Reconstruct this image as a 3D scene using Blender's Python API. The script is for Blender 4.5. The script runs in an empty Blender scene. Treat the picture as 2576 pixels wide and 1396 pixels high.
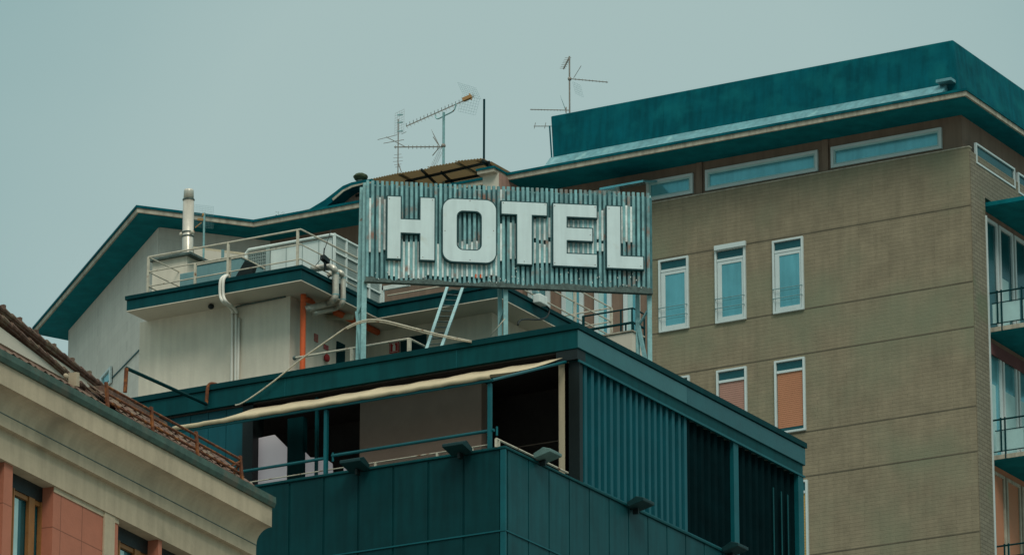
import bpy, math, random
from mathutils import Vector, Matrix
random.seed(7)
R = math.radians
scn = bpy.context.scene
C = scn.collection

# ------------------------------------------------------------------ camera
F = 13360.0; PITCH = R(17.68); YAW = R(29.8)         # focal length in units of 1/2576 of the picture width
cam_d = bpy.data.cameras.new('camera'); cam = bpy.data.objects.new('camera', cam_d); C.objects.link(cam)
cam_d.sensor_width = 36; cam_d.lens = 36*F/2576; cam_d.clip_start = 1; cam_d.clip_end = 6000
CP = Vector((0, 0, 1.6)); cam.location = CP
cam.rotation_euler = (R(90)+PITCH, 0, YAW)
scn.camera = cam
CR = cam.rotation_euler.to_matrix()
# ------------------------------------------------------------------ world, sun, exposure
SUN_AZ, SUN_EL = 168.0, 48.0                          # azimuth clockwise from the view direction
w = bpy.data.worlds.new('World'); scn.world = w; w.use_nodes = True
nt = w.node_tree; nt.nodes.clear()
def N(nt, t, **k):
    n = nt.nodes.new(t)
    for a, b in k.items(): setattr(n, a, b)
    return n
out = N(nt, 'ShaderNodeOutputWorld'); bg = N(nt, 'ShaderNodeBackground'); nt.links.new(bg.outputs[0], out.inputs[0])
sky = N(nt, 'ShaderNodeTexSky'); sky.sky_type = 'NISHITA'; sky.sun_disc = False
sky.sun_elevation = R(SUN_EL); sky.sun_rotation = R(SUN_AZ)-YAW; sky.dust_density = 4; sky.air_density = 1.2
tc = N(nt, 'ShaderNodeTexCoord')
glow = N(nt, 'ShaderNodeVectorMath', operation='DOT_PRODUCT')
gd = CR @ Vector((0.005, 0.012, -1)); glow.inputs[1].default_value = gd.normalized()
nt.links.new(tc.outputs['Generated'], glow.inputs[0])
mr = N(nt, 'ShaderNodeMapRange'); mr.inputs[1].default_value = 0.990; mr.inputs[2].default_value = 1.0
mr.inputs[3].default_value = 0; mr.inputs[4].default_value = 1; nt.links.new(glow.outputs['Value'], mr.inputs[0])
no = N(nt, 'ShaderNodeTexNoise'); no.inputs['Scale'].default_value = 9; no.inputs['Detail'].default_value = 4
nt.links.new(tc.outputs['Generated'], no.inputs[0])
ad = N(nt, 'ShaderNodeMath', operation='MULTIPLY_ADD'); ad.inputs[1].default_value = 0.5; 
nt.links.new(no.outputs[0], ad.inputs[0]); nt.links.new(mr.outputs[0], ad.inputs[2])
cr = N(nt, 'ShaderNodeValToRGB'); nt.links.new(ad.outputs[0], cr.inputs[0])
cr.color_ramp.elements[0].position = 0.15; cr.color_ramp.elements[0].color = (0.20, 0.375, 0.39, 1)
cr.color_ramp.elements[1].position = 1.25 if False else 1.0; cr.color_ramp.elements[1].color = (0.395, 0.53, 0.515, 1)
# overcast layer over the clear-sky model
sc = N(nt, 'ShaderNodeVectorMath', operation='SCALE'); sc.inputs[3].default_value = 0.07
nt.links.new(sky.outputs[0], sc.inputs[0])
mx = N(nt, 'ShaderNodeMixRGB'); mx.inputs[0].default_value = 0.93
nt.links.new(sc.outputs[0], mx.inputs[1]); nt.links.new(cr.outputs[0], mx.inputs[2])
sxyz = N(nt, 'ShaderNodeSeparateXYZ'); nt.links.new(tc.outputs['Generated'], sxyz.inputs[0])
el = N(nt, 'ShaderNodeMapRange'); el.inputs[1].default_value = .40; el.inputs[2].default_value = .9; el.inputs[3].default_value = 0; el.inputs[4].default_value = 1
nt.links.new(sxyz.outputs[2], el.inputs[0])
me_ = N(nt, 'ShaderNodeMixRGB'); nt.links.new(el.outputs[0], me_.inputs[0]); nt.links.new(mx.outputs[0], me_.inputs[1]); me_.inputs[2].default_value = (1.22, 1.30, 1.22, 1)   # overcast: the sky brightens towards the zenith
nt.links.new(me_.outputs[0], bg.inputs[0]); bg.inputs[1].default_value = 1.0
def azv(a, z=0): return Vector((math.cos(R(a)-R(90)-YAW), math.cos(R(a)-YAW), z))   # horizontal direction, azimuth from the view
sd = bpy.data.lights.new('sun', 'SUN'); sd.energy = 1.5; sd.angle = R(22); sd.color = (1, 0.93, 0.82)
so = bpy.data.objects.new('sun', sd); C.objects.link(so)
sdir = azv(SUN_AZ)*math.cos(R(SUN_EL)) + Vector((0, 0, math.sin(R(SUN_EL))))
so.rotation_euler = sdir.to_track_quat('Z', 'Y').to_euler()
so.location = (0, 0, 80)
scn.view_settings.view_transform = 'Standard'; scn.view_settings.look = 'None'
scn.view_settings.exposure = 0; scn.view_settings.gamma = 1

# ------------------------------------------------------------------ measuring helpers: rays through the lens meet real planes
def ray(x, y): return CR @ Vector(((x-1288)/F, (698-y)/F, -1))
def hx(x, y, X): d = ray(x, y); return CP + d*((X-CP.x)/d.x)
def hy(x, y, Y): d = ray(x, y); return CP + d*((Y-CP.y)/d.y)
def hz(x, y, Z): d = ray(x, y); return CP + d*((Z-CP.z)/d.z)
def hp(x, y, P, n): d = ray(x, y); return CP + d*((P-CP).dot(n)/d.dot(n))
def hd(x, y, dist): d = ray(x, y); return CP + d*(dist/math.hypot(d.x, d.y))

# ------------------------------------------------------------------ materials
def mat(name, col, rough=.8, metal=0, var=.18, scale=1.5, bump=.15, bscale=25, spec=.3, kind=None, streak=0, col2=None, **kw):
    m = bpy.data.materials.new(name); m.use_nodes = True; t = m.node_tree; L = t.links
    b = t.nodes['Principled BSDF']; b.inputs['Roughness'].default_value = rough; b.inputs['Metallic'].default_value = metal
    b.inputs['Specular IOR Level'].default_value = spec
    tc = N(t, 'ShaderNodeTexCoord'); n = N(t, 'ShaderNodeTexNoise'); n.inputs['Scale'].default_value = scale; n.inputs['Detail'].default_value = 6
    n.inputs['Roughness'].default_value = .65
    L.new(tc.outputs['Object'], n.inputs[0])
    cr = N(t, 'ShaderNodeValToRGB'); e = cr.color_ramp.elements
    e[0].position = .3; e[1].position = .72
    e[0].color = tuple(c*(1-var) for c in col)+(1,); e[1].color = (tuple(c*(1+var) for c in col) if col2 is None else tuple(col2))+(1,)
    L.new(n.outputs[0], cr.inputs[0]); c = cr.outputs[0]
    hgt = None
    if kind in ('brick', 'tile'):
        sx = N(t, 'ShaderNodeSeparateXYZ'); L.new(tc.outputs['Object'], sx.inputs[0])
        a = N(t, 'ShaderNodeMath', operation='ADD'); L.new(sx.outputs[0], a.inputs[0]); L.new(sx.outputs[1], a.inputs[1])
        cb = N(t, 'ShaderNodeCombineXYZ'); L.new(a.outputs[0], cb.inputs[0]); L.new(sx.outputs[2], cb.inputs[1])
        br = N(t, 'ShaderNodeTexBrick'); L.new(cb.outputs[0], br.inputs[0]); br.inputs['Scale'].default_value = 1
        br.inputs['Brick Width'].default_value = kw.get('bw', .5); br.inputs['Row Height'].default_value = kw.get('rh', .13)
        br.inputs['Mortar Size'].default_value = kw.get('mo', .012); br.inputs['Mortar Smooth'].default_value = .3
        br.offset = kw.get('off', .5)
        br.inputs['Color1'].default_value = (1, 1, 1, 1); v = kw.get('bv', .85); br.inputs['Color2'].default_value = (v, v, v, 1)
        md = kw.get('md', .45); br.inputs['Mortar'].default_value = (md, md, md, 1)
        mm = N(t, 'ShaderNodeMixRGB', blend_type='MULTIPLY'); mm.inputs[0].default_value = 1
        L.new(c, mm.inputs[1]); L.new(br.outputs[0], mm.inputs[2]); c = mm.outputs[0]
        hgt = br.outputs['Fac']
    if streak:                                            # rain streaks and dirt, stretched along the height
        mp = N(t, 'ShaderNodeMapping'); mp.inputs['Scale'].default_value = (6, 6, .5); L.new(tc.outputs['Object'], mp.inputs[0])
        n2 = N(t, 'ShaderNodeTexNoise'); n2.inputs['Scale'].default_value = 1.2; n2.inputs['Detail'].default_value = 5; L.new(mp.outputs[0], n2.inputs[0])
        c2 = N(t, 'ShaderNodeValToRGB'); c2.color_ramp.elements[0].position = .35; c2.color_ramp.elements[1].position = .6
        k = 1-streak; c2.color_ramp.elements[0].color = (k, k, k, 1); c2.color_ramp.elements[1].color = (1, 1, 1, 1); L.new(n2.outputs[0], c2.inputs[0])
        mm = N(t, 'ShaderNodeMixRGB', blend_type='MULTIPLY'); mm.inputs[0].default_value = 1
        L.new(c, mm.inputs[1]); L.new(c2.outputs[0], mm.inputs[2]); c = mm.outputs[0]
    if kw.get('patch'):                                   # a second colour in patches (moss, rust)
        n3 = N(t, 'ShaderNodeTexNoise'); n3.inputs['Scale'].default_value = kw.get('pscale', .5); n3.inputs['Detail'].default_value = 7
        L.new(tc.outputs['Object'], n3.inputs[0])
        c3 = N(t, 'ShaderNodeValToRGB'); c3.color_ramp.elements[0].position = kw.get('p0', .5); c3.color_ramp.elements[1].position = kw.get('p1', .68); L.new(n3.outputs[0], c3.inputs[0])
        mm = N(t, 'ShaderNodeMixRGB'); L.new(c3.outputs[0], mm.inputs[0]); L.new(c, mm.inputs[1]); mm.inputs[2].default_value = tuple(kw['patch'])+(1,)
        c = mm.outputs[0]
    L.new(c, b.inputs['Base Color'])
    if bump:
        nb = N(t, 'ShaderNodeTexNoise'); nb.inputs['Scale'].default_value = bscale; nb.inputs['Detail'].default_value = 3; L.new(tc.outputs['Object'], nb.inputs[0])
        bp = N(t, 'ShaderNodeBump'); bp.inputs['Strength'].default_value = bump; bp.inputs['Distance'].default_value = .02
        if hgt is not None:
            s = N(t, 'ShaderNodeMath', operation='MULTIPLY_ADD'); s.inputs[1].default_value = -1.5; L.new(hgt, s.inputs[0]); L.new(nb.outputs[0], s.inputs[2]); L.new(s.outputs[0], bp.inputs['Height'])
        else: L.new(nb.outputs[0], bp.inputs['Height'])
        L.new(bp.outputs[0], b.inputs['Normal'])
    return m
M = dict(
 olive=mat('olive_cladding', (.245,.205,.135), var=.15, scale=2.2, kind='brick', bw=.9, rh=.105, mo=.007, md=.74, bv=.96, patch=(.175,.195,.125), pscale=.38, p0=.50, p1=.8, streak=.10, bump=.35, bscale=14),
 side_brick=mat('side_brick', (.215,.195,.14), var=.15, scale=1, kind='brick', bw=.32, rh=.11, mo=.012, md=.5, bv=.85, patch=(.11,.16,.09), pscale=.6, p0=.56, p1=.74),
 brown=mat('brown_render', (.21,.145,.105), var=.1, streak=.15),
 pink=mat('pink_render', (.34,.21,.165), var=.18, scale=3, streak=.2),
 pale=mat('pale_render', (.60,.57,.50), var=.08, streak=.08, kind='brick', bw=.6, rh=.3, mo=.008, md=.88, bv=.97),
 penthouse=mat('penthouse_render', (.66,.60,.485), var=.09, scale=1.3, streak=.10),
 soffit=mat('soffit_render', (.56,.50,.40), var=.07, scale=1),
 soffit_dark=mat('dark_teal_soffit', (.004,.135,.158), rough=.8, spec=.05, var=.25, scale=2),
 eave=mat('eave_edge', (.40,.37,.29), var=.2, scale=3, streak=.3),
 bitumen=mat('teal_sheathing', (.001,.086,.108), rough=.85, spec=.06, var=.22, scale=1.2, streak=.22, patch=(.004,.125,.14), pscale=1.6, p0=.48, p1=.8, bump=.3, bscale=4),
 flashing=mat('flashing', (.13,.31,.34), rough=.4, var=.2, scale=2, streak=.25, patch=(.22,.42,.42), pscale=2.2, p0=.6, p1=.7),
 white=mat('white_frame', (.52,.60,.59), rough=.45, var=.06),
 glass=mat('window_glass', (.17,.46,.51), rough=.12, metal=.55, var=.15, scale=1.0, bump=.06, bscale=1.2, spec=.6, streak=.12),
 glass_dark=mat('dark_glass', (.012,.085,.095), rough=.15, metal=.3, var=.2, bump=.03, bscale=1.5, spec=.6),
 curtain=mat('pale_curtain', (.36,.55,.54), rough=.7, var=.12, scale=2),
 orange_blind=mat('orange_blind', (.42,.185,.10), rough=.7, var=.06, scale=1),
 pink_blind=mat('pink_blind', (.36,.20,.155), rough=.7, var=.06, scale=1),
 yellow_blind=mat('ochre_blind', (.5,.32,.1), rough=.7, var=.06),
 fascia=mat('teal_fascia', (.0012,.055,.061), rough=.5, var=.18, scale=1.2, streak=.2, bump=.06, bscale=6, spec=.12),
 fascia2=mat('teal_fascia_lip', (.0008,.036,.041), rough=.6, spec=.08, var=.15, streak=.15, bump=.06),
 panel=mat('dark_cladding', (.0012,.036,.040), rough=.5, var=.25, scale=.9, streak=.2, bump=.05, bscale=2.5, spec=.12),
 pleat=mat('teal_pleat', (.001,.078,.098), rough=.4, var=.12, scale=1.5, streak=.12, bump=.04, bscale=5, spec=.3),
 pleat_dark=mat('dark_pleat', (.0008,.010,.012), rough=.8, var=.3, bump=.05, spec=.03),
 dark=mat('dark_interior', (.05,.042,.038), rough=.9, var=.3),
 tealpaint=mat('teal_paint', (.003,.085,.10), rough=.4, var=.2, bump=.03, spec=.25),
 inner=mat('inner_wall', (.42,.33,.27), rough=.9, var=.1),
 cream=mat('cream_paint', (.50,.435,.30), rough=.6, var=.08, streak=.1),
 fabric=mat('awning_fabric', (.52,.43,.28), rough=.85, var=.1, scale=2, streak=.08),
 rail=mat('cream_rail', (.50,.46,.36), rough=.5, var=.2, scale=8, patch=(.2,.09,.04), pscale=6, p0=.6, p1=.7),
 black=mat('black_metal', (.006,.012,.012), rough=.5, var=.2),
 steel=mat('flue_steel', (.58,.55,.46), rough=.32, metal=.35, var=.12, scale=4, streak=.2),
 galv=mat('galvanised', (.22,.40,.40), rough=.45, metal=.3, var=.2, scale=9, patch=(.22,.11,.06), pscale=7, p0=.62, p1=.75),
 slat=mat('slat_metal', (.20,.41,.42), rough=.5, metal=.1, var=.3, scale=5, streak=.45, patch=(.24,.12,.08), pscale=3.2, p0=.57, p1=.74),
 gap_strip=mat('gap_brightness_strip', (.72,.80,.77), rough=.55, var=.3, scale=6, streak=.35),  # pale strips for the brightness seen through the slat gaps
 letter=mat('letter_face', (.58,.705,.705), rough=.5, var=.05, scale=2.5, streak=.10, bump=.05, patch=(.45,.47,.40), pscale=2.4, p0=.62, p1=.85),
 letter_side=mat('letter_return', (.004,.05,.055), rough=.5, var=.2),
 grime=mat('grimy_metal', (.075,.11,.10), rough=.7, var=.5, scale=14),
 orange=mat('orange_pipe', (.66,.115,.03), rough=.5, var=.12, scale=5),
 red=mat('red_paint', (.38,.03,.03), rough=.5, var=.1),
 white2=mat('white_paint', (.68,.66,.58), rough=.5, var=.06),
 unit=mat('unit_white', (.66,.73,.69), rough=.5, var=.06, streak=.1),
 unit_teal=mat('unit_teal', (.16,.30,.31), rough=.5, var=.1, streak=.1),
 lattice=mat('lattice', (.30,.38,.36), rough=.55, var=.15),
 lattice_back=mat('coil_fins', (.13,.19,.185), rough=.7, var=.3, scale=6),
 tan=mat('tan_sheet', (.42,.34,.23), rough=.6, var=.15, scale=2, streak=.15),
 rust=mat('rust', (.13,.045,.02), rough=.9, var=.4, scale=14, patch=(.30,.11,.03), pscale=9),
 tile=mat('clay_tile', (.125,.075,.055), rough=.9, var=.55, scale=9, patch=(.17,.135,.09), pscale=5, bump=.6),
 stone=mat('stone', (.455,.375,.26), rough=.85, var=.1, scale=2, streak=.12, patch=(.24,.205,.14), pscale=1.1, p0=.58, p1=.8),
 gutter=mat('copper_gutter', (.045,.085,.065), rough=.6, var=.4, scale=4, patch=(.085,.085,.06), pscale=3),
 redtile=mat('red_panel', (.42,.15,.09), rough=.75, var=.07, scale=3, kind='brick', bw=.52, rh=.78, mo=.008, md=.5, bv=.95, off=0),
 wood=mat('window_wood', (.26,.115,.035), rough=.5, var=.15, scale=6),
 roofsheet=mat('white_wall', (.55,.51,.42), rough=.8, var=.05),
 asphalt=mat('paving', (.24,.24,.22), rough=.95, var=.2, scale=.3),
 plant=mat('moss', (.05,.07,.04), rough=.95, var=.5, scale=9),
 ant=mat('antenna_metal', (.24,.22,.19), rough=.5, metal=.3, var=.3, scale=10),
 ant_org=mat('antenna_plastic', (.36,.20,.08), rough=.6, var=.2),
)

t_ = M['tan'].node_tree; bs = t_.nodes['Principled BSDF']; tl_ = N(t_, 'ShaderNodeBsdfTranslucent'); tl_.inputs[0].default_value = (.47, .39, .27, 1)
mxs = N(t_, 'ShaderNodeMixShader'); mxs.inputs[0].default_value = .7; t_.links.new(bs.outputs[0], mxs.inputs[1]); t_.links.new(tl_.outputs[0], mxs.inputs[2])
t_.links.new(mxs.outputs[0], t_.nodes['Material Output'].inputs[0])
# ------------------------------------------------------------------ mesh builder
class MB:
    def __init__(s): s.v = []; s.f = []
    def box(s, a, b, M_=None):
        x0, x1 = sorted((a[0], b[0])); y0, y1 = sorted((a[1], b[1])); z0, z1 = sorted((a[2], b[2]))
        p = [Vector((x, y, z)) for z in (z0, z1) for x, y in ((x0, y0), (x1, y0), (x1, y1), (x0, y1))]
        if M_ is not None: p = [M_ @ q for q in p]
        n = len(s.v); s.v += p
        s.f += [tuple(n+i for i in q) for q in ((0,3,2,1),(4,5,6,7),(0,1,5,4),(1,2,6,5),(2,3,7,6),(3,0,4,7))]
        return s
    def prism(s, pts, off):                               # closed polygon of 3-D points swept by a vector
        n = len(s.v); k = len(pts); off = Vector(off); s.v += [Vector(p) for p in pts] + [Vector(p)+off for p in pts]
        s.f += [tuple(range(n, n+k)), tuple(range(n+2*k-1, n+k-1, -1))]
        s.f += [(n+i, n+k+i, n+k+(i+1) % k, n+(i+1) % k) for i in range(k)]
        return s
    def ring(s, outer, inner, off):                       # a frame: outer and inner outlines with the same count
        n = len(s.v); k = len(outer); off = Vector(off)
        for q in (outer, inner): s.v += [Vector(p) for p in q]
        for q in (outer, inner): s.v += [Vector(p)+off for p in q]
        for i in range(k):
            j = (i+1) % k
            s.f += [(n+i, n+j, n+k+j, n+k+i), (n+2*k+i, n+3*k+i, n+3*k+j, n+2*k+j), (n+i, n+2*k+i, n+2*k+j, n+j), (n+k+i, n+k+j, n+3*k+j, n+3*k+i)]
        return s
    def tube(s, pts, r, seg=8, r2=None):
        pts = [Vector(p) for p in pts]; n0 = len(s.v); m = len(pts)
        prev = None
        for i, p in enumerate(pts):
            t = (pts[min(i+1, m-1)]-pts[max(i-1, 0)]).normalized()
            up = Vector((0, 0, 1)) if abs(t.z) < .9 else Vector((1, 0, 0))
            a = t.cross(up).normalized()
            if prev is not None:
                a = (prev - t*prev.dot(t)).normalized()
            prev = a; b = t.cross(a)
            rr = r if r2 is None else r+(r2-r)*i/(m-1)
            for k in range(seg):
                g = 2*math.pi*k/seg; s.v.append(p+(a*math.cos(g)+b*math.sin(g))*rr)
        for i in range(m-1):
            for k in range(seg):
                a0 = n0+i*seg+k; a1 = n0+i*seg+(k+1) % seg
                s.f.append((a0, a1, a1+seg, a0+seg))
        s.f += [tuple(range(n0+seg-1, n0-1, -1)), tuple(range(n0+(m-1)*seg, n0+m*seg))]
        return s
    def bar(s, p, q, wd, dp=None, nrm=None):              # rectangular bar from p to q
        p, q = Vector(p), Vector(q); dp = dp or wd; t = (q-p).normalized()
        nrm = Vector(nrm) if nrm else (Vector((0, 0, 1)) if abs(t.z) < .9 else Vector((1, 0, 0)))
        a = t.cross(nrm).normalized()*wd/2; b = a.cross(t).normalized()*dp/2
        return s.prism([p-a-b, p+a-b, p+a+b, p-a+b], q-p)
    def grid(s, P):                                       # rows of points
        n = len(s.v); r = len(P); c = len(P[0])
        for row in P: s.v += [Vector(p) for p in row]
        for i in range(r-1):
            for j in range(c-1): s.f.append((n+i*c+j, n+i*c+j+1, n+(i+1)*c+j+1, n+(i+1)*c+j))
        return s
    def ball(s, c, rx, ry, rz, seg=12, rings=8, jit=0):
        P = []
        for i in range(rings+1):
            th = math.pi*i/rings
            row = [Vector(c)+Vector((rx*math.sin(th)*math.cos(2*math.pi*j/seg), ry*math.sin(th)*math.sin(2*math.pi*j/seg), rz*math.cos(th)))*(1+random.uniform(-jit, jit)) for j in range(seg)]
            row.append(row[0]); P.append(row)
        return s.grid(P)
ORG = {}
def obj(name, mb, m, parent=None, smooth=False, bevel=0, label=None, solid=0):
    me = bpy.data.meshes.new(name); o = bpy.data.objects.new(name, me); C.objects.link(o)
    if parent is not None: org = ORG[parent]; o.parent = parent
    else:
        xs = [p.x for p in mb.v]; ys = [p.y for p in mb.v]
        org = Vector(((min(xs)+max(xs))/2, (min(ys)+max(ys))/2, min(p.z for p in mb.v))); o.location = org
    ORG[o] = org
    me.from_pydata([p-org for p in mb.v], [], mb.f); me.update()
    import bmesh as bm_
    b = bm_.new(); b.from_mesh(me); bm_.ops.recalc_face_normals(b, faces=b.faces); b.to_mesh(me); b.free()
    me.materials.append(m)
    if smooth:
        for p in me.polygons: p.use_smooth = True
    if solid: q = o.modifiers.new('solid', 'SOLIDIFY'); q.thickness = solid
    if bevel:
        q = o.modifiers.new('bevel', 'BEVEL'); q.width = bevel; q.segments = 2; q.limit_method = 'ANGLE'; q.angle_limit = R(40)
    if label: o['label'] = label
    return o
def tag(o, label, cat, group=None):
    o['label'] = label; o['category'] = cat
    if group: o['group'] = group
    return o
def thing(name, label, cat, loc, group=None):
    o = bpy.data.objects.new(name, None); C.objects.link(o); o.location = loc; ORG[o] = Vector(loc); o.empty_display_size = .3
    return tag(o, label, cat, group)

# ------------------------------------------------------------------ ground
g = MB().box((-1500, -1500, -.5), (1500, 1500, 0)); o = obj('ground', g, M['asphalt']); o['kind'] = 'structure'

# ================================================================== APARTMENT TOWER
E = hd(2430, 229, 135.0); ZE = E.z; XE, YE = E.x, E.y
P3 = hz(640, 561, ZE); P2 = hz(345, 523, ZE); P1 = hz(85, 828, ZE)
YB_ = YE+30
tower = thing('apartment_tower', 'tall olive brick apartment block with wide dark eaves and a teal parapet on top', 'building', (XE-10, YE+10, 0))
def inset(poly, d):
    n = len(poly); res = []
    for i in range(n):
        a, b, c = poly[i-1], poly[i], poly[(i+1) % n]
        e1 = (b-a).normalized(); e2 = (c-b).normalized()
        n1 = Vector((-e1.y, e1.x))*d[i-1]; n2 = Vector((-e2.y, e2.x))*d[i]
        # intersect a+n1+t e1 with b+n2+s e2
        p, q = a+n1, b+n2; den = e1.x*e2.y-e1.y*e2.x
        t = ((q.x-p.x)*e2.y-(q.y-p.y)*e2.x)/den; res.append(p+e1*t)
    return res
v2 = lambda p: Vector((p[0], p[1]))
far1 = v2(P1)+Vector((-6, 14))
# counter-clockwise outline of the eaves (edge i runs from point i to i+1)
eave = [Vector((XE, YE)), Vector((XE, YB_)), Vector((far1.x, YB_)), v2(P1)+(v2(P1)-v2(P2)).normalized()*.02+Vector((0, 0)), v2(P2), Vector((P3.x, YE))]
P1b = eave[3]; eave[2] = P1b + Vector((11.0, 24.0))   # the back edge leaves the far eave corner to the right
z3 = lambda p, z: Vector((p.x, p.y, z))
TH = .13
obj('eaves', MB().prism([z3(p, ZE-TH) for p in eave], (0, 0, TH)), M['eave'], tower)
top = inset(eave, [-.04]*6)
obj('roof_edge', MB().prism([z3(p, ZE) for p in top], (0, 0, .07)), M['bitumen'], tower)
sof = inset(eave, [.06]*6)
obj('soffit', MB().prism([z3(p, ZE-TH-.03) for p in sof], (0, 0, .028)), M['soffit_dark'], tower)
ins = [.75, .8, 1.0, .95, 1.0, 1.3]
wl = inset(eave, [ins[0], ins[1], ins[2], ins[3], ins[4], ins[5]])
YW = wl[0].y; XW = wl[0].x
# main walls: brown render on the street side, pale on the left end
wall_m = MB().prism([z3(p, 0) for p in wl], (0, 0, ZE-TH-.03))
obj('wall', wall_m, M['brown'], tower)
pl = MB()
a, b, c = wl[3], wl[4], wl[5]
for p, q in ((a, b), (b, c)):
    e = (q-p).normalized(); nrm = Vector((e.y, -e.x))*.03
    pl.prism([z3(p, 0), z3(q, 0), z3(q, ZE-TH-.035), z3(p, ZE-TH-.035)], z3(nrm, 0))
obj('end_wall', pl, M['pale'], tower)
# small window and diagonal pipe on the pale end wall
e = (a-b).normalized(); nn = Vector((-e.y, e.x)); nn = nn if nn.dot(Vector((0, 0))-v2(a)) > 0 else -nn
Pn = z3(b, 0); n3 = z3(nn, 0)
q = [hp(x, y, Pn+n3*.05, n3) for x, y in ((256, 950), (282, 921), (282, 962), (256, 985))]
f = obj('window', MB().ring(q, [q[0]+(q[2]-q[0])*.13, q[1]+(q[3]-q[1])*.13, q[2]+(q[0]-q[2])*.13, q[3]+(q[1]-q[3])*.13], n3*.06), M['white'], tower)
obj('pane', MB().prism([p+(q[0]+q[2]-q[1]*0)*0 for p in q], n3*.01), M['glass'], f)
q = [hp(x, y, Pn+n3*.05, n3) for x, y in ((350, 880), (250, 983))]
obj('cable', MB().tube(q, .022, 6), M['tealpaint'], tower)
# olive cladding standing proud of the wall
YO = YW-.16
oc = hy(2437, 370, YO); ZO = oc.z; XO = oc.x
XL = hy(1634, 800, YO).x
obj('cladding', MB().box((XL, YO, 0), (XO, YW-.001, ZO)), M['olive'], tower)
obj('cladding_cap', MB().box((XL, YO-.02, ZO), (XO+.02, YW, ZO+.03)), M['eave'], tower)
jm = MB()
for yy in (516, 708, 822, 1022, 1136, 1338, 1450):
    z = hy(2440, yy, YO).z; jm.box((XL, YO-.008, z-.02), (XO+.004, YO+.01, z+.012))
obj('floor_joint', jm, mat('joint', (.11,.095,.065), var=.3), tower)
# side face: brick strip, then the recessed balcony doors
YS1 = hx(2481, 700, XO).y; Zt = ZO
obj('side_wall', MB().box((XO, YO+.03, 0), (XO+.03, YS1, hx(2447, 385, XO).z-.0)).box((XO-.6, YS1, hx(2480, 500, XO).z), (XO+.03, YE+12, hx(2447, 385, XO).z)), M['side_brick'], tower)
obj('corner_trim', MB().box((XO-.1, YS1-.02, 0), (XO+.06, YS1+.04, hx(2480, 545, XO).z)), M['white'], tower)

def yframe(name_parent, x0, x1, z0, z1, Y, fw=.07, dep=.06, m=None):
    o_ = [(x0, Y, z0), (x1, Y, z0), (x1, Y, z1), (x0, Y, z1)]; i_ = [(x0+fw, Y, z0+fw), (x1-fw, Y, z0+fw), (x1-fw, Y, z1-fw), (x0+fw, Y, z1-fw)]
    return obj('window', MB().ring(o_, i_, (0, -dep, 0)), m or M['white'], name_parent, bevel=.008)
def tower_window(tl, tr, br, bl, Y, kind):
    a, b, c, d = [hy(*p, Y) for p in (tl, tr, br, bl)]
    x0 = (a.x+d.x)/2; x1 = (b.x+c.x)/2; z1 = (a.z+b.z)/2; z0 = (c.z+d.z)/2
    f = yframe(tower, x0, x1, z0, z1, Y+.02, .06, .09)
    zt = z1-.33
    obj('transom', MB().box((x0+.07, Y-.05, zt-.035), (x1-.07, Y, zt+.035)), M['white'], f)
    obj('transom_pane', MB().box((x0+.07, Y-.012, zt), (x1-.07, Y, z1-.07)), M['glass_dark'], f)
    if kind == 'open':
        fr = .19
        w_ = x1-x0
        o_ = [(x0+.07, Y-.002, z0+.07), (x1-.07, Y-.002, z0+.07), (x1-.07, Y-.002, zt-.03), (x0+.07, Y-.002, zt-.03)]
        i_ = [(x0+.215*w_, Y-.002, z0+.17), (x1-.135*w_, Y-.002, z0+.17), (x1-.135*w_, Y-.002, zt-.13), (x0+.215*w_, Y-.002, zt-.13)]
        obj('casement', MB().ring(o_, i_, (0, -.035, 0)), M['white'], f, bevel=.008)
        obj('pane', MB().box((x0+.19*w_, Y-.014, z0+.14), (x1-.115*w_, Y-.003, zt-.1)), M['glass'], f)
        gm = MB()
        for dz in (.28, .55): gm.tube([(x0+.03, Y-.12, z0+.13+dz), (x1-.03, Y-.12, z0+.13+dz)], .012, 6)
        for x in (x0+.03, x1-.03): gm.tube([(x, Y-.12, z0+.41), (x, Y-.04, z0+.41)], .01, 6).tube([(x, Y-.12, z0+.68), (x, Y-.04, z0+.68)], .01, 6)
        obj('guard_bar', gm, M['unit_teal'], f)
    else:
        zb = z0+(.16 if kind[1] else .02)
        pl_ = MB()
        n = 28
        for i in range(n):
            za = zb+(zt-.03-zb)*i/n; zc = zb+(zt-.03-zb)*(i+1)/n
            pl_.prism([(x0+.08, Y-.008, za), (x0+.08, Y-.016, za+.006), (x0+.08, Y-.013, zc-.002), (x0+.08, Y-.008, zc-.003)], (x1-x0-.16, 0, 0))
        obj('roller_blind', pl_, M[kind[0]], f)
        obj('pane', MB().box((x0+.07, Y-.006, z0+.07), (x1-.07, Y, zt)), M['glass_dark'], f)
    return f
def c5(x, y): s = 800/1396; return ((2200+x*s)/1.3746, (750+y*s)/1.3746)
tower_window(c5(137,265), c5(318,237), c5(322,675), c5(143,700), YO, 'open')
f = tower_window(c5(477,205), c5(662,168), c5(667,618), c5(483,648), YO, 'open')
a, b = hy(*c5(475,200), YO-.08), hy(*c5(663,172), YO-.08)
obj('shutter_box', MB().box((a.x, YO-.14, a.z-.03), (b.x, YO-.07, a.z+.1)), M['white'], f)
tower_window(c5(825,150), c5(1010,118), c5(1017,563), c5(830,587), YO, 'open')
tower_window(c5(142,985), c5(325,957), c5(330,1405), c5(148,1430), YO, ('pink_blind', 0))
tower_window(c5(487,930), c5(668,903), c5(676,1345), c5(493,1372), YO, ('pink_blind', 0))
tower_window(c5(835,873), c5(1020,845), c5(1028,1292), c5(845,1310), YO, ('orange_blind', 1))
# third row, only a strip shows beside the dark building
f = tower_window((1925,1222), (2032,1207), (2038,1455), (1931,1472), YO, ('yellow_blind', 1))
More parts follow.
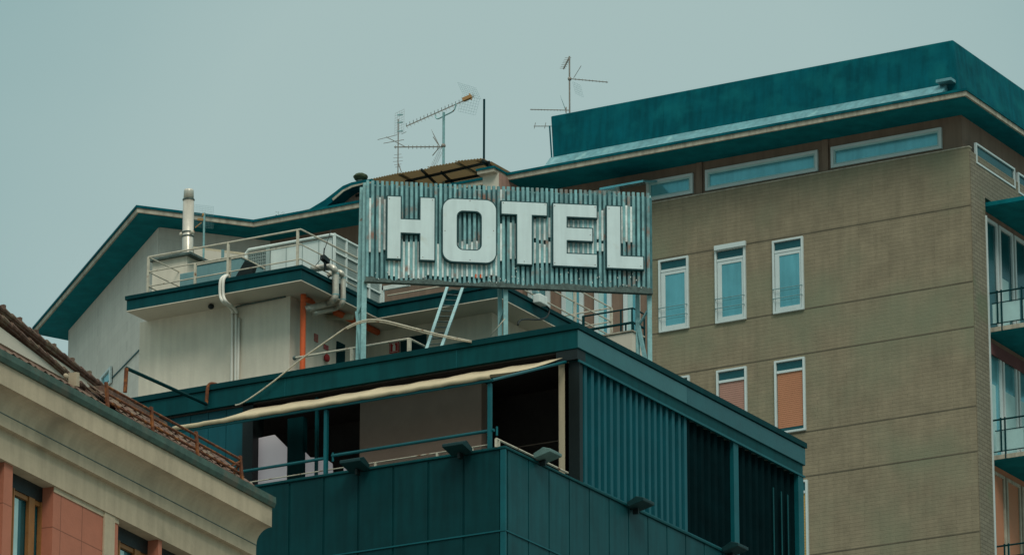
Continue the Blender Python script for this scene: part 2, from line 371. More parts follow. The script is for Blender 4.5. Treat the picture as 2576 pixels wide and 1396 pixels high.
# ribbon windows under the eaves
def ribbon(x0p, x1p, ytl, ybl, ytr, ybr, Y=None, n=1):
    Y = YW if Y is None else Y
    a, b, c, d = hy(x0p, ytl, Y), hy(x1p, ytr, Y), hy(x1p, ybr, Y), hy(x0p, ybl, Y)
    z1 = (a.z+b.z)/2; z0 = (c.z+d.z)/2
    f = yframe(tower, a.x, b.x, z0, z1, Y+.02, .085, .1)
    obj('pane', MB().box((a.x+.08, Y-.02, z0+.08), (b.x-.08, Y, z1-.08)), M['glass'], f)
    obj('sash', MB().ring([(a.x+.085, Y-.02, z0+.085), (b.x-.085, Y-.02, z0+.085), (b.x-.085, Y-.02, z1-.085), (a.x+.085, Y-.02, z1-.085)],
        [(a.x+.13, Y-.02, z0+.13), (b.x-.13, Y-.02, z0+.13), (b.x-.13, Y-.02, z1-.13), (a.x+.13, Y-.02, z1-.13)], (0, -.03, 0)), M['curtain'], f)
    return f
ribbon(2092, 2370, 371, 427, 323, 374)
ribbon(1776, 2059, 430, 483, 379, 432)
ribbon(1628, 1745, 457, 507, 438, 490)
ribbon(1400, 1560, 500, 548, 470, 520)
a = hy(1508, 478, YW-.9); b = hy(1618, 458, YW-.9)
obj('window_canopy', MB().prism([(a.x, YW-.9, a.z), (b.x, YW-.9, a.z), (b.x, YW-.001, a.z+.25), (a.x, YW-.001, a.z+.25)], (0, 0, .06)), M['glass'], tower)
# pipes and stains under the eaves
for px in (1745+8, 2062+9): 
    p = hy(px, 440, YW-.05); obj('wall_pier', MB().box((p.x-.02, YW-.06, ZO), (p.x+.16, YW-.001, ZE-TH-.04)), M['brown'], tower)
# French windows and pinkish strips left of the olive wall, behind the hotel roof
for i, (xa, xb) in enumerate(((1415, 1470), (1497, 1540), (1570, 1612), (1330, 1385))):
    a = hy(xa, 700, YW); b = hy(xb, 850, YW)
    f = yframe(tower, a.x, b.x, b.z-.4, a.z+.3, YW+.02, .13, .09)
    obj('pane', MB().box((a.x+.12, YW-.02, b.z-.3), (b.x-.07, YW, a.z+.2)), M['glass'], f)
    obj('curtain', MB().box((a.x+.125, YW-.03, b.z-.3), (a.x+.125+(b.x-a.x)*.3, YW-.02, a.z+.2)), M['curtain'], f)
# side ribbon window and balconies
def xwin(y0p, y1p, X, name='window', pan='glass_dark'):
    (xa, za0, za1), (xb, zb0, zb1) = y0p, y1p
    a, b, c, d = hx(xa, za0, X), hx(xb, zb0, X), hx(xb, zb1, X), hx(xa, za1, X)
    z1 = (a.z+b.z)/2; z0 = (c.z+d.z)/2
    o_ = [(X, a.y, z0), (X, b.y, z0), (X, b.y, z1), (X, a.y, z1)]; fw = .08
    fw = .05; i_ = [(X, a.y+fw, z0+fw), (X, b.y-fw, z0+fw), (X, b.y-fw, z1-fw), (X, a.y+fw, z1-fw)]
    f = obj(name, MB().ring(o_, i_, (.07, 0, 0)), M['white'], tower)
    obj('pane', MB().box((X, a.y+fw*.9, z0+fw*.9), (X+.02, b.y-fw*.9, z1-fw*.9)), M[pan], f)
    return f, a.y, b.y, z0, z1
xwin((2450, 358, 408), (2548, 427, 478), XO-.02)
xwin((2556, 432, 482), (2640, 492, 544), XO-.02)
f_, ya_, yb_, z0_, z1_ = xwin((2450, 358, 408), (2548, 427, 478), XO-.019)
bpy.data.objects.remove(f_.children[0]); bpy.data.objects.remove(f_)
XD = XW+.16                                        # plane of the balcony doors
zf = [hx(2481, y, XO).z for y in (512, 822, 1138, 1452)]
YBf = YS1+.05
blabels = ['topmost balcony, a bare dark slab', 'balcony with pale frosted panels', 'balcony with pale panels below a maroon blind', 'lowest balcony with teal panels']
for i, z in enumerate(zf):
    bal = obj('balcony', MB().box((XO-.45, YBf, z-.12), (XO+1.7, YBf+6, z)), M['eave' if i else 'soffit_dark'], tower, label=blabels[i])
    obj('underside', MB().box((XO-.45, YBf+.02, z-.145), (XO+1.68, YBf+6, z-.121)), M['soffit_dark'], bal)
    if i:
        rl = MB()
        ztop = z+.98; y_ = YBf+.03
        rl.tube([(XO-.02, y_, ztop), (XO+1.66, y_, ztop)], .025, 6).tube([(XO+1.66, y_, ztop), (XO+1.66, y_+6, ztop)], .025, 6)
        rl.tube([(XO+.1, y_, z+.68), (XO+1.66, y_, z+.68)], .014, 6).tube([(XO+.02, y_, z+.1), (XO+1.66, y_, z+.1)], .014, 6)
        for xx in (.28, .40, 1.0, 1.12, 1.6): rl.box((XO+xx-.018, y_-.04, z-.12 if xx in (.40, 1.12) else z+.1), (XO+xx+.018, y_-.005, ztop+.04))
        obj('railing', rl, M['fascia2'], bal)
        obj('panel', MB().box((XO+.12, y_+.004, z+.12), (XO+.92, y_+.02, z+.66)).box((XO+.98, y_+.004, z+.12), (XO+1.6, y_+.02, z+.66)), M['curtain'] if i < 3 else M['glass_dark'], bal)
for i in range(4):                                  # doors behind each balcony
    z = zf[i]-3.1 if i < 3 else zf[3]-3.1
    z = zf[i+1] if i < 3 else zf[3]-3.1
    zt = zf[i]-.35
    wm = obj('balcony_wall', MB().box((XD-.15, YS1+.001, z), (XD-.02, YE+14, zf[i]-.146)), M['orange_blind'] if i == 2 else M['brown'], tower)
    y0 = YS1+.05
    for k in range(4):
        ya = y0+k*1.0+(.0 if k else 0); yb = ya+.9
        fr = obj('balcony_door', MB().ring([(XD, ya, z), (XD, yb, z), (XD, yb, zt), (XD, ya, zt)], [(XD, ya+.09, z+.09), (XD, yb-.09, z+.09), (XD, yb-.09, zt-.09), (XD, ya+.09, zt-.09)], (.06, 0, 0)), M['white' if i < 2 else 'eave'], tower)
        if i < 2:
            obj('pane', MB().box((XD-.01, ya+.08, z+.08), (XD+.01, yb-.08, zt-.08)), M['glass_dark'] if i == 0 else M['glass'], fr)
            obj('curtain', MB().box((XD+.011, ya+.09, z+.08), (XD+.016, ya+(.55 if i else .3)+.3*(k % 2), z+(1.75 if i == 0 else 2.1))), M['curtain'], fr)
        else: obj('blind', MB().box((XD-.01, ya+.08, z+.08), (XD+.02, yb-.08, zt-.08)), M['orange_blind'], fr)
    if i == 1: obj('rolled_blind', MB().box((XD+.061, y0, zt-.32), (XD+.1, y0+4, zt)), mat('maroon_blind', (.12,.05,.05)), tower)
# upper parapet with its flashing
pa, pb = .38, .40
base_z = ZE+.07+.38
XPL = hy(1392, 400, YE+pb).x
XPLt = hy(1385, 290, YE+pb+.15).x
ztp = hy(2377, 104, YE+pb+.15).z
obj('parapet', MB().prism([(XPL+.03, YE+pb, base_z-.3), (XE-pa, YE+pb, base_z-.3), (XE-pa-.22, YE+pb+.15, ztp), (XPLt, YE+pb+.15, ztp)], (0, 14, 0))
    if False else (lambda m: (m.v.extend([Vector(p) for p in ((XPL, YE+pb, ZE+.05), (XE-pa, YE+pb, ZE+.05), (XE-pa, YE+20, ZE+.05), (XPL, YE+20, ZE+.05), (XPLt, YE+pb+.15, ztp), (XE-pa-.22, YE+pb+.15, ztp), (XE-pa-.22, YE+19.8, ztp), (XPLt, YE+19.8, ztp))]),
      m.f.extend([(0,3,2,1),(4,5,6,7),(0,1,5,4),(1,2,6,5),(2,3,7,6),(3,0,4,7)]), m)[2])(MB()), M['bitumen'], tower, bevel=.04)
for xx in (4.2, 9.5): obj('parapet_seam', MB().prism([(XE-xx, YE+pb-.006, ZE+.2), (XE-xx+.02, YE+pb-.006, ZE+.2), (XE-xx+.02, YE+pb+.144, ztp-.05), (XE-xx, YE+pb+.144, ztp-.05)], (0, .05, 0)), M['bitumen'], tower)
obj('flashing', MB().prism([(XPL-.1, YE+.03, ZE+.072), (XPL-.1, YE+pb-.003, ZE+.072), (XPL-.1, YE+pb-.003, base_z)], (XE-pa-.25-XPL, 0, 0)), M['flashing'], tower)
obj('rain_outlet', MB().box((XE-pa-.55, YE+.1, base_z-.02), (XE-pa-.1, YE+pb, base_z+.06)), M['flashing'], tower)
obj('parapet_end_edge', MB().tube([(XPL-.03, YE+pb, ZE+.1), (XPLt-.02, YE+pb+.13, ztp-.3)], .022, 6), M['bitumen'], tower)
# stair tower with its own little eaves, behind the sign
YT = YE-.5
s0, s1 = hy(1214.5, 450, YT), hy(1254.6, 450, YT)
zt = hy(1254.6, 436, YT).z
obj('stair_wall', MB().box((s0.x, YT, 0), (s1.x, YT+1.3, zt)), M['roofsheet'], tower)
obj('stair_side', MB().box((s1.x, YT+.01, 0), (s1.x+.02, YT+1.3, zt)), M['pink'], tower)
a = hz(1243, 416, zt+.18); 
obj('stair_eaves', MB().prism([(a.x-.55, a.y, zt), (a.x, a.y, zt), (a.x, a.y+1.6, zt), (a.x-.55, a.y+1.6, zt)], (0, 0, .10)), M['eave'], tower)
obj('stair_roof_edge', MB().prism([(a.x-.58, a.y-.03, zt+.10), (a.x+.03, a.y-.03, zt+.10), (a.x+.03, a.y+1.6, zt+.10), (a.x-.58, a.y+1.6, zt+.10)], (0, 0, .06)), M['bitumen'], tower)
# attic with curved roof, left of the sign
YA = YE+.5
def py(pts, Y): return [hy(x, y, Y) for x, y in pts]
wallp = [(800,534),(816,521),(843,500),(858,487),(874,474.5),(890,468),(914,464),(940,460),(940,535)]
obj('attic_wall', MB().prism(py(wallp, YA+.35), (0, 3, 0)), M['pink'], tower)
ro = [(762,536),(770,531),(815,504),(840,485),(862,468),(884,459),(920,452),(935,450)]
ri = [(935,462),(914,465.5),(890,470),(874,477),(858,489),(843,502),(820,520),(800,533)]
obj('attic_roof', MB().prism(py(ro+ri, YA-.1), (0, 3.6, 0)), M['bitumen'], tower)
obj('attic_verge', MB().prism(py([(835,500),(862,478),(884,467),(914,460),(935,457),(935,461),(914,464),(886,471),(864,482),(838,505)], YA-.13), (0, .03, 0)), M['eave'], tower)
for yy in (477, 492): 
    a, b = hy(894, yy, YA+.3), hy(916, yy-3, YA+.3); obj('attic_vent', MB().box((a.x, YA+.3, a.z-.04), (b.x+.3, YA+.348, a.z+.04)), M['black'], tower)
c_ = hy(907, 446, YA+.2)
v_ = thing('roof_vent', 'mossy rounded vent cap on the roof top, left above the sign', 'roof vent', (c_.x, c_.y, c_.z-.15))
obj('cap', MB().ball((c_.x, c_.y, c_.z), .21, .22, .12, 14, 8, .06), M['plant'], v_, smooth=False)
obj('collar', MB().tube([(c_.x, c_.y, c_.z-.16), (c_.x, c_.y, c_.z-.02)], .12, 12), M['grime'], v_)
# plants on the roof edge
for i, (px, pyy) in enumerate(((703, 541), (745, 537), (770, 529))):
    b = hy(px, pyy+7, YE+.05); m_ = MB()
    for k in range(26):
        d = Vector((random.uniform(-.11, .11), random.uniform(-.08, .08), random.uniform(.02, .12 if i else .17)))
        s_ = Vector((random.uniform(-.02, .02), random.uniform(-.01, .01), .02)); t_ = Vector((.012, 0, .004))
        m_.f.append((len(m_.v), len(m_.v)+1, len(m_.v)+2)); m_.v += [b+d, b+d+s_, b+d+t_*1.6]
        if k < 5: m_.tube([b, b+d], .004, 4)
    tag(obj('weed', m_, M['plant']), ['tallest tuft of weeds on the dark roof edge', 'small weed between the tallest tuft and the curved roof', 'tiny weed where the curved attic roof starts'][i], 'weed', 'weeds along the roof edge')
# tan corrugated canopy on the roof
zc = hy(1232, 406, YE+1.2).z
cn = thing('roof_canopy', 'rooftop canopy of tan corrugated sheets on dark beams, behind the sign top', 'canopy', tuple(hz(1100, 440, zc).to_2d())+(ZE+.07,))
def corr(p0, p1, depth, z, per=.09, amp=.018):       # corrugations run front to back
    L_ = p1.x-p0.x; n = max(2, int(L_/per))*4; rows = []
    for jy in (0, 1):
        rows.append([(p0.x+L_*i/n, (p0.y+(p1.y-p0.y)*i/n)+depth*jy, z+jy*.02+amp*math.sin(i*math.pi/2+.3)) for i in range(n+1)])
    return rows
segs = [((927, 452), (1005, 435), 0), ((998, 437), (1082, 423), .03), ((1075, 421), (1152, 408), .0), ((1145, 406), (1215, 399), .05), ((1196, 404), (1236, 407), .0)]
for i, (p, q, dz) in enumerate(segs):
    a, b = hz(*p, zc+dz), hz(*q, zc+dz)
    obj('corrugated_sheet', MB().grid(corr(a, b, 4.2, zc+dz)), M['tan'], cn, solid=.006)
bm_ = MB()
for p, q in (((1020, 457), (1232, 408)), ((1120, 458), (1235, 436)), ((1060, 427), (1110, 475)), ((1110, 433), (1160, 480)), ((1214, 404), (1265, 440))):
    a, b = hz(*p, zc-.06), hz(*q, zc-.06); bm_.bar(a, b, .05, .07)
for x, y in ((1025, 460), (1228, 412)):
    a = hz(x, y, zc-.06); bm_.bar(a, (a.x, a.y, ZE+.07), .06)
obj('beam', bm_, M['black'], cn)

# ================================================================== HOTEL BUILDING
K = hd(1453, 813, 100.0); XC, YC, ZS = K.x, K.y, K.z
hotel = thing('hotel_building', 'dark teal panelled hotel block with a roof terrace and pale rooftop rooms', 'building', (XC-6, YC+6, 0))
YEND = hx(2024, 1108, XC).y
XLEFT = hy(285, 1008, YC).x
YD = YC+9.0                                         # depth of the left wing
# roof slab: cap lip, fascia, beam
def lring(x0, x1, y0, y1, z0, z1): return MB().box((x0, y0, z0), (x1, y1, z1))
# L-shaped roof: along the left face and along the right face
obj('roof_slab', MB().prism([(XLEFT, YC, ZS-.5), (XC, YC, ZS-.5), (XC, YEND, ZS-.5), (XC-7, YEND, ZS-.5), (XC-7, YD, ZS-.5), (XLEFT, YD, ZS-.5)], (0, 0, .37)), M['fascia'], hotel)
obj('roof_lip', MB().prism([(XLEFT-.03, YC-.04, ZS-.115), (XC+.04, YC-.04, ZS-.115), (XC+.04, YEND+.04, ZS-.115), (XC-7, YEND+.04, ZS-.115), (XC-7, YD, ZS-.115), (XLEFT-.03, YD, ZS-.115)], (0, 0, .115)), M['fascia2'], hotel)
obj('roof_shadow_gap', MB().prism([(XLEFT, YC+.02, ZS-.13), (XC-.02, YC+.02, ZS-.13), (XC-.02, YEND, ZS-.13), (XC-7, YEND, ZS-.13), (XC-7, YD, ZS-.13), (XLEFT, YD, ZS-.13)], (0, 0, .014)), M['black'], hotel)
sy = [hx(x, y, XC).y for x, y in ((1727, 1000), (1790, 1050))]
obj('fascia_panel', MB().box((XC, YC+.0, ZS-.49), (XC+.012, sy[0], ZS-.135)), mat('pale_teal_panel', (.028,.118,.128), rough=.35, var=.12, spec=.5), hotel, label='paler fascia panels next to the corner')
obj('fascia_panel', MB().box((XC, sy[0]+.012, ZS-.49), (XC+.010, YEND, ZS-.135)), mat('mid_teal_panel', (.008,.075,.085), rough=.35, var=.15, spec=.5), hotel)
obj('beam', MB().box((XC-.35, YC+.12, ZS-.73), (XC-.03, YEND-.05, ZS-.5)), M['fascia'], hotel)
obj('beam_trim', MB().box((XC-.03, YC+.06, ZS-.77), (XC+.0, YEND, ZS-.725)), M['tealpaint'], hotel)
# seams in the left fascia
sm = MB()
for px in (717, 1148): 
    x = hy(px, 980, YC).x; sm.box((x-.006, YC-.006, ZS-.5), (x+.006, YC, ZS-.13))
obj('fascia_seam', sm, M['tealpaint'], hotel)
# terrace parapet and lower walls
pc = hx(1270, 1121, XC); YP, ZP = pc.y, pc.z
XPW = XC; 
obj('lower_wall', MB().box((XLEFT, YP+.02, 0), (XC-.02, YP+.25, ZP-.05)).box((XC-.25, YP+.25, 0), (XC-.02, YEND-.1, ZP-.05)).box((XC-7, YEND-.35, 0), (XC-.25, YEND-.1, ZP-.05)).box((XLEFT, YP+.25, 0), (XLEFT+.25, YD, ZP-.05)).box((XLEFT+.25, YD-.25, 0), (XC-7, YD, ZP-.05)).box((XC-7.2, YD, 0), (XC-7, YEND-.1, ZP-.05)), M['panel'], hotel)
cp_ = MB().box((XLEFT, YP-.03, ZP-.05), (XC+.03, YP+.28, ZP)).box((XC-.28, YP+.28, ZP-.05), (XC+.03, YEND-.08, ZP))
obj('parapet_cap', cp_, M['fascia'], hotel, bevel=.01)
def stand(m, p0, d, w_, z0, z1): return m
# standing cladding sheets: each bay is a shallow tray with its seam
tr = MB(); xs = [hy(px, 1290, YP).x for px in (1165, 1073, 989, 901, 815, 727)]
step = (xs[0]-xs[-1])/5
zh = hy(1165, 1350, YP).z
x = XC-.2; edges = [XC-.11]+[xs[0]-step*k for k in range(0, 14)]
for a, b in zip(edges[:-1], edges[1:]):
    if b < XLEFT: b = XLEFT
    tr.prism([(a-.012, YP+.019, 0), (a-.012, YP+.0, 0), (b+.03, YP+.006, 0), (b+.012, YP+.019, 0)], (0, 0, zh))
    tr.prism([(a-.012, YP+.019, zh+.03), (a-.012, YP+.0, zh+.03), (b+.03, YP+.006, zh+.03), (b+.012, YP+.019, zh+.03)], (0, 0, ZP-.07-zh-.03))
obj('street_cladding', tr, M['panel'], hotel)
tr = MB(); ys = [hx(px, py_, XC).y for px, py_ in ((1329.8, 1200), (1868, 1396))]
sp = (hx(1725.5, 1380, XC).y-hx(1329.8, 1200, XC).y)/8
y = ys[0]-sp; tr.box((XC-.02, YP+.05, 0), (XC-.006, y-.02, ZP-.06)) if y-.02 > YP+.05 else None
while y < YEND-.2:
    b = min(y+sp, YEND-.12)
    for z0, z1 in ((0, zh), (zh+.03, ZP-.06)):
        tr.prism([(XC-.019, y+.012, z0), (XC-.0, y+.012, z0), (XC-.006, b-.012, z0), (XC-.019, b-.012, z0)], (0, 0, z1-z0))
    y += sp
obj('side_cladding', tr, mat('side_cladding', (.004,.060,.068), rough=.45, var=.25, scale=.9, streak=.2, bump=.05, bscale=2.5, spec=.2), hotel)  # the side face's extra light put into a paler cladding colour
obj('corner_strip', MB().box((XC-.10, YP-.008, 0), (XC+.012, YP+.04, ZP-.052)), M['tealpaint'], hotel, bevel=.006)
obj('drip_line', MB().box((XLEFT, YP-.02, zh+.002), (XC+.02, YP+.0, zh+.028)).box((XC+.0, YP+.0, zh+.002), (XC+.02, YEND-.1, zh+.028)), M['tealpaint'], hotel)
# terrace floor and ceiling
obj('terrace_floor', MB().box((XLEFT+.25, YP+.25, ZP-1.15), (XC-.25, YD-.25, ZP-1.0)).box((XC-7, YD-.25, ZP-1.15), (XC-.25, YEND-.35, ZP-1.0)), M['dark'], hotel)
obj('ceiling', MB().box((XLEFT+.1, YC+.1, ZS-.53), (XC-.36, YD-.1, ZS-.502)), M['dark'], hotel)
# inner walls
ia, ib = hy(905, 1100, YC+1.0), hy(1211, 1050, YC+1.0)
obj('inner_wall', MB().box((ia.x, YC+1.0, ZP-1), (ib.x, YC+1.25, ZS-.531)), M['inner'], hotel)
# closed dark back wall; glowing panels in front imitate bright openings
YBK = YC+2.2; zc0, zc1 = ZP-1, ZS-.531
def bpt(x, y): return hy(x, y, YBK)
bw = MB()
xL = XLEFT+.3; q1 = bpt(638, 1150).x; q2 = bpt(722, 1150).x; q3 = bpt(768, 1150).x; q4 = bpt(840, 1170).x; xR = XC-.4
zt1 = bpt(638, 1103).z; zt2 = bpt(695, 1092).z; zr = bpt(722, 1122).z; x2 = bpt(697, 1093).x
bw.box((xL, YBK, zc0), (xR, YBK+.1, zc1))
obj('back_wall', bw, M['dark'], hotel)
YLW = YC+.32
glow_mat = mat('glow_panel', (.56,.55,.54), rough=.6, var=.03, bump=0)  # pale panels given their own glow to imitate bright shapes in the dim recess
glow_mat.node_tree.nodes['Principled BSDF'].inputs['Emission Color'].default_value = (.78, .74, .78, 1); glow_mat.node_tree.nodes['Principled BSDF'].inputs['Emission Strength'].default_value = .17
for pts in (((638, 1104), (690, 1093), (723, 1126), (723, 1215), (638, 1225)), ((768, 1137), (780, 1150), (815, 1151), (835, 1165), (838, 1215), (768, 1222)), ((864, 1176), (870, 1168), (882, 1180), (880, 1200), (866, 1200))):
    f = obj('glow_panel', MB().prism(py(pts, YLW), (0, .03, 0)), glow_mat, hotel)
obj('mullion', MB().box(tuple(hy(723, 1100, YLW-.06).xy)+(ZP-1,), (hy(766, 1100, YLW).x, YLW+.1, ZS-.9)).box(tuple(hy(838, 1100, YLW-.06).xy)+(ZP-1,), (hy(860, 1100, YLW).x, YLW+.1, ZP+.25)), M['fascia2'], hotel)
# left teal wall panel and dark post
ta, tb = hy(560-140, 1100, YC+.15), hy(613, 1100, YC+.15)
tw = MB()
n = 3; w_ = hy(564, 1100, YC+.15).x-hy(519, 1100, YC+.15).x
x = tb.x
while x > XLEFT: tw.box((x-w_+.012, YC+.15, ZP-1), (x, YC+.2, ZS-.5)); x -= w_
obj('teal_wall', tw, M['pleat'], hotel)
obj('pier', MB().box((tb.x, YC+.1, ZP-1), (hy(636, 1100, YC+.1).x, YC+.5, ZS-.5)), M['black'], hotel)
ca, cb_ = hx(1405, 1100, XC-.3), hx(1433, 1100, XC-.3)
obj('column', MB().box((XC-.36-.12, YC-.02+.32, ZP-1), (XC-.36+.12, YC-.02+.54, ZS-.74)) if False else MB().box(tuple(hy(1405, 1100, YC+.12).xy)+(ZP-1,), (hy(1432, 1100, YC+.12).x, YC+.38, ZS-.70)), M['cream'], hotel, bevel=.01)
obj('corner_post', MB().box((XC-.36, YC+.12, ZP), (XC-.03, YC+.14, ZS-.74)).box((XC-.2, YC+.14, ZP), (XC-.05, hx(1472, 1100, XC).y, ZS-.74)).box((XC-.5, YC+.02, ZS-.72), (XC-.02, YC+.35, ZS-.51)), M['black'], hotel)
# faint boards of the dark back wall
fb = MB()
for k in range(7): fb.box((bpt(1235, 1000).x, YBK-.02, zc0+.6+k*.33), (xR, YBK-.001, zc0+.62+k*.33))
obj('board_joint', fb, M['inner'], hotel)
# pleated side wall
def pleats(y0, y1, per, amp, z0, z1, xo, jit=0, zz=None):
    rows = [[], []]; y = y0; i = 0
    while y < y1:
        j = random.uniform(-jit, jit)
        pts = [(0, 0), (.12, 1), (.52, 1), (.62, 0)]
        for fx, a in pts:
            yy = min(y+fx*per*(1+j), y1)
            rows[0].append((xo-amp*(1-a), yy, z0)); rows[1].append((xo-amp*(1-a), yy, z1))
        y += per*(1+j)
    rows[0].append((xo-amp, y1, z0)); rows[1].append((xo-amp, y1, z1))
    return rows
yv = lambda px, py_: hx(px, py_, XC-.1).y
za, zb = ZP-.0, ZS-.74
obj('pleated_screen', MB().grid(pleats(yv(1466, 1100), yv(1728, 1230), .26, .13, za, zb, XC-.08, .1)), M['pleat'], hotel, solid=.01)
obj('folding_screen', MB().grid(pleats(yv(1729, 1230), yv(1840, 1300), .30, .06, za, zb, XC-.12, .05)), M['pleat_dark'], hotel, solid=.01)
obj('side_post', MB().box((XC-.14, yv(1841, 1300), ZP), (XC-.04, yv(1853, 1300), ZS-.74)), M['tealpaint'], hotel)
obj('folding_screen', MB().grid(pleats(yv(1853, 1300), yv(2002, 1350), .30, .06, za, zb, XC-.12, .05)), M['pleat_dark'], hotel, solid=.01)
obj('end_post', MB().box((XC-.16, yv(2002, 1350), ZP), (XC-.02, yv(2015, 1350), ZS-.74)), M['tealpaint'], hotel)
obj('screen_rail', MB().box((XC-.2, yv(1460, 1100), ZP), (XC-.03, YEND-.1, ZP+.05)), M['tealpaint'], hotel)
tm = MB()
for px in (1941, 1961, 1977): tm.box((XC-.065, yv(px, 1300), ZP+.05), (XC-.055, yv(px+2.5, 1300), ZS-1.3))
obj('pull_cord', tm, M['fascia'], hotel)
# ---- rooftop rooms
YAw = YC+3.3
kc = hy(730.4, 744.5, YAw); XAw, ZA = kc.x, kc.z
ka = hz(757.8, 706, ZA); XA, YA2 = ka.x, ka.y
XAl = hz(312, 781, ZA).x
ki = hz(961, 800, ZA); YBs = ki.y
kb = hz(1281, 762, ZA); XB = kb.x
kw_ = hz(1237, 786, ZA); XBw, YBw = kw_.x, kw_.y
XAwl = hy(351, 850, YAw).x
YFAR = YC+13
zr_ = ZS-.02
obj('rooftop_wall', MB().prism([(XAwl, YAw, zr_), (XAw, YAw, zr_), (XAw, YBw, zr_), (XBw, YBw, zr_), (XBw, YFAR, zr_), (XAwl, YFAR, zr_)], (0, 0, ZA-zr_)), M['penthouse'], hotel)
pA = [(XAl, YA2), (XA, YA2), (XA, YBs), (XB, YBs), (XB, YFAR+.6), (XAl, YFAR+.6)]
obj('upper_slab', MB().prism([(x, y, ZA) for x, y in pA], (0, 0, .02)), M['soffit'], hotel)
ta_ = hy(757.8, 667, YA2).z
cen = Vector((0, 0))
obj('upper_fascia', MB().prism([(x, y, ZA+.0201) for x, y in pA], (0, 0, ta_-.1-ZA-.02)), M['fascia'], hotel)
pl_ = [(XAl-.03, YA2-.03), (XA+.03, YA2-.03), (XA+.03, YBs-.03), (XB+.03, YBs-.03), (XB+.03, YFAR+.6), (XAl-.03, YFAR+.6)]
obj('upper_lip', MB().prism([(x, y, ta_-.085) for x, y in pl_], (0, 0, .085)), M['fascia2'], hotel)
# small pipe run under the slab, round lamp
pr = [hy(813, 0, YAw)] and [hy(x, y, YAw-.06) for x, y in ((592, 770), (604, 766), (730, 741))]
# doors and openings in the inner wall (right-hand face of the front room)
def xw(x, y): return hx(x, y, XAw+.01)
a, b = xw(847, 858), xw(866, 910)
obj('roof_door', MB().box((XAw, a.y, zr_), (XAw+.03, b.y, a.z)), M['fascia2'], hotel)
a, b = hy(866, 868, YBw-.02), hy(885, 905, YBw-.02)
f = obj('roof_window', MB().box((a.x, YBw-.05, b.z), (b.x, YBw, a.z)), M['white'], hotel)
obj('pane', MB().box((a.x+.04, YBw-.055, b.z), (b.x-.04, YBw-.051, a.z-.05)), M['unit_teal'], f)
a, b = hy(1046, 845, YBw-.02), hy(1072, 880, YBw-.02)
obj('dark_recess', MB().box((hy(1010, 845, YBw).x, YBw-.04, zr_), (b.x, YBw-.001, a.z)), M['fascia2'], hotel)
# dark plinth on the far right of the roof
a = hy(1590, 870, YC+6); b = hy(1640, 900, YC+6)

# ================================================================== SIGN
S0 = hd(919, 709, 102.7)
sd_ = azv(82); sn = azv(172)
def hs(x, y): 
    p = hp(x, y, S0, sn); return ((p-S0).dot(sd_), p.z)
def sp_(s, z, off=0): return S0*1 + sd_*s + sn*off + Vector((0, 0, z-S0.z))
W = hs(1638, 600)[0]; zb0 = hs(919, 709)[1]; zt0 = hs(922, 456)[1]
zb0 = (zb0+hs(1639, 738)[1])/2; zt0 = (zt0+hs(1638, 486)[1])/2
sign = thing('hotel_sign', 'rooftop sign with big white block letters on rusty vertical slats', 'sign', (S0.x, S0.y, ZS))
def sbox(m, s0, s1, z0, z1, o0, o1): return m.prism([sp_(s0, z0, o0), sp_(s1, z0, o0), sp_(s1, z0, o1), sp_(s0, z0, o1)], (0, 0, z1-z0))
sl = MB(); n = 59; pitch = W/n
for i in range(n):
    s = i*pitch; zj = random.uniform(-.004, .004); wv = pitch*random.uniform(.62, .72); jo = random.uniform(-.006, .006)
    sl.prism([sp_(s, zb0+.02, jo), sp_(s+wv*.12, zb0+.02, .035+jo), sp_(s+wv*.88, zb0+.02, .035+jo), sp_(s+wv, zb0+.02, jo), sp_(s+wv*.8, zb0+.02, .02+jo), sp_(s+wv*.2, zb0+.02, .02+jo)], (0, 0, zt0-zb0-.02+zj))
obj('slat_panel', sl, M['slat'], sign)
qx = lambda x: 880.2+.3607*x
qy = lambda y: 377.6+.3607*y
dk_ = MB(); sl = MB()
for i in range(n):
    s = i*pitch+pitch*.62; s2 = s+pitch*.46
    xq = (sp_(s, zb0)-CP); xd = 919+(s/W)*720; xc_ = (xd-880.2)/.3607
    dk_ = sbox(dk_, s-.02, s2+.02, zb0+.03, zt0-.04-random.random()*.05, -.055, -.045)
    def zz_(y): return hs(xd, qy(y))[1]
    R2 = lambda a: a+random.uniform(-14, 14)
    seg = []
    if xc_ < 235: seg = [(R2(340), R2(700))] if random.random() < .45 else ([(R2(700), R2(880))] if random.random() < .5 else [])
    elif xc_ < 1010: seg = [(R2(645), R2(885))]
    elif xc_ < 1050: seg = [(R2(290), R2(360)), (R2(520), R2(760))]
    elif xc_ < 1150: seg = [(R2(520), R2(760))] if random.random() < .6 else []
    elif xc_ < 1400: seg = [(R2(480), R2(620)), (R2(650), R2(775))]
    elif xc_ < 1700: seg = [(490, 735)]
    elif xc_ < 1770: seg = [(R2(430), R2(630)), (R2(650), R2(715))]
    elif xc_ < 1960: seg = [(R2(400), R2(650))]
    else: seg = [(R2(655), R2(735))] if random.random() < .4 else []
    for a_, b_ in seg: sbox(sl, s+pitch*.02, s+pitch*.42, zz_(b_), zz_(a_), -.02, .022)
obj('backing', dk_, mat('backing', (.055,.16,.175), var=.4, scale=6), sign)
obj('gap_strips', sl, M['gap_strip'], sign)  # pale strips added for the brightness seen through the slat gaps
fr = MB()
for z in (zb0+.06, zb0+.62, zb0+1.02, zt0-.08): sbox(fr, 0, W, z-.02, z+.02, -.10, -.06)
obj('cross_rail', fr, M['galv'], sign)
sbox(b_ := MB(), -.02, W+.02, zb0-.012, zb0+.018, -.08, .05)
obj('bottom_rail', b_, M['grime'], sign)
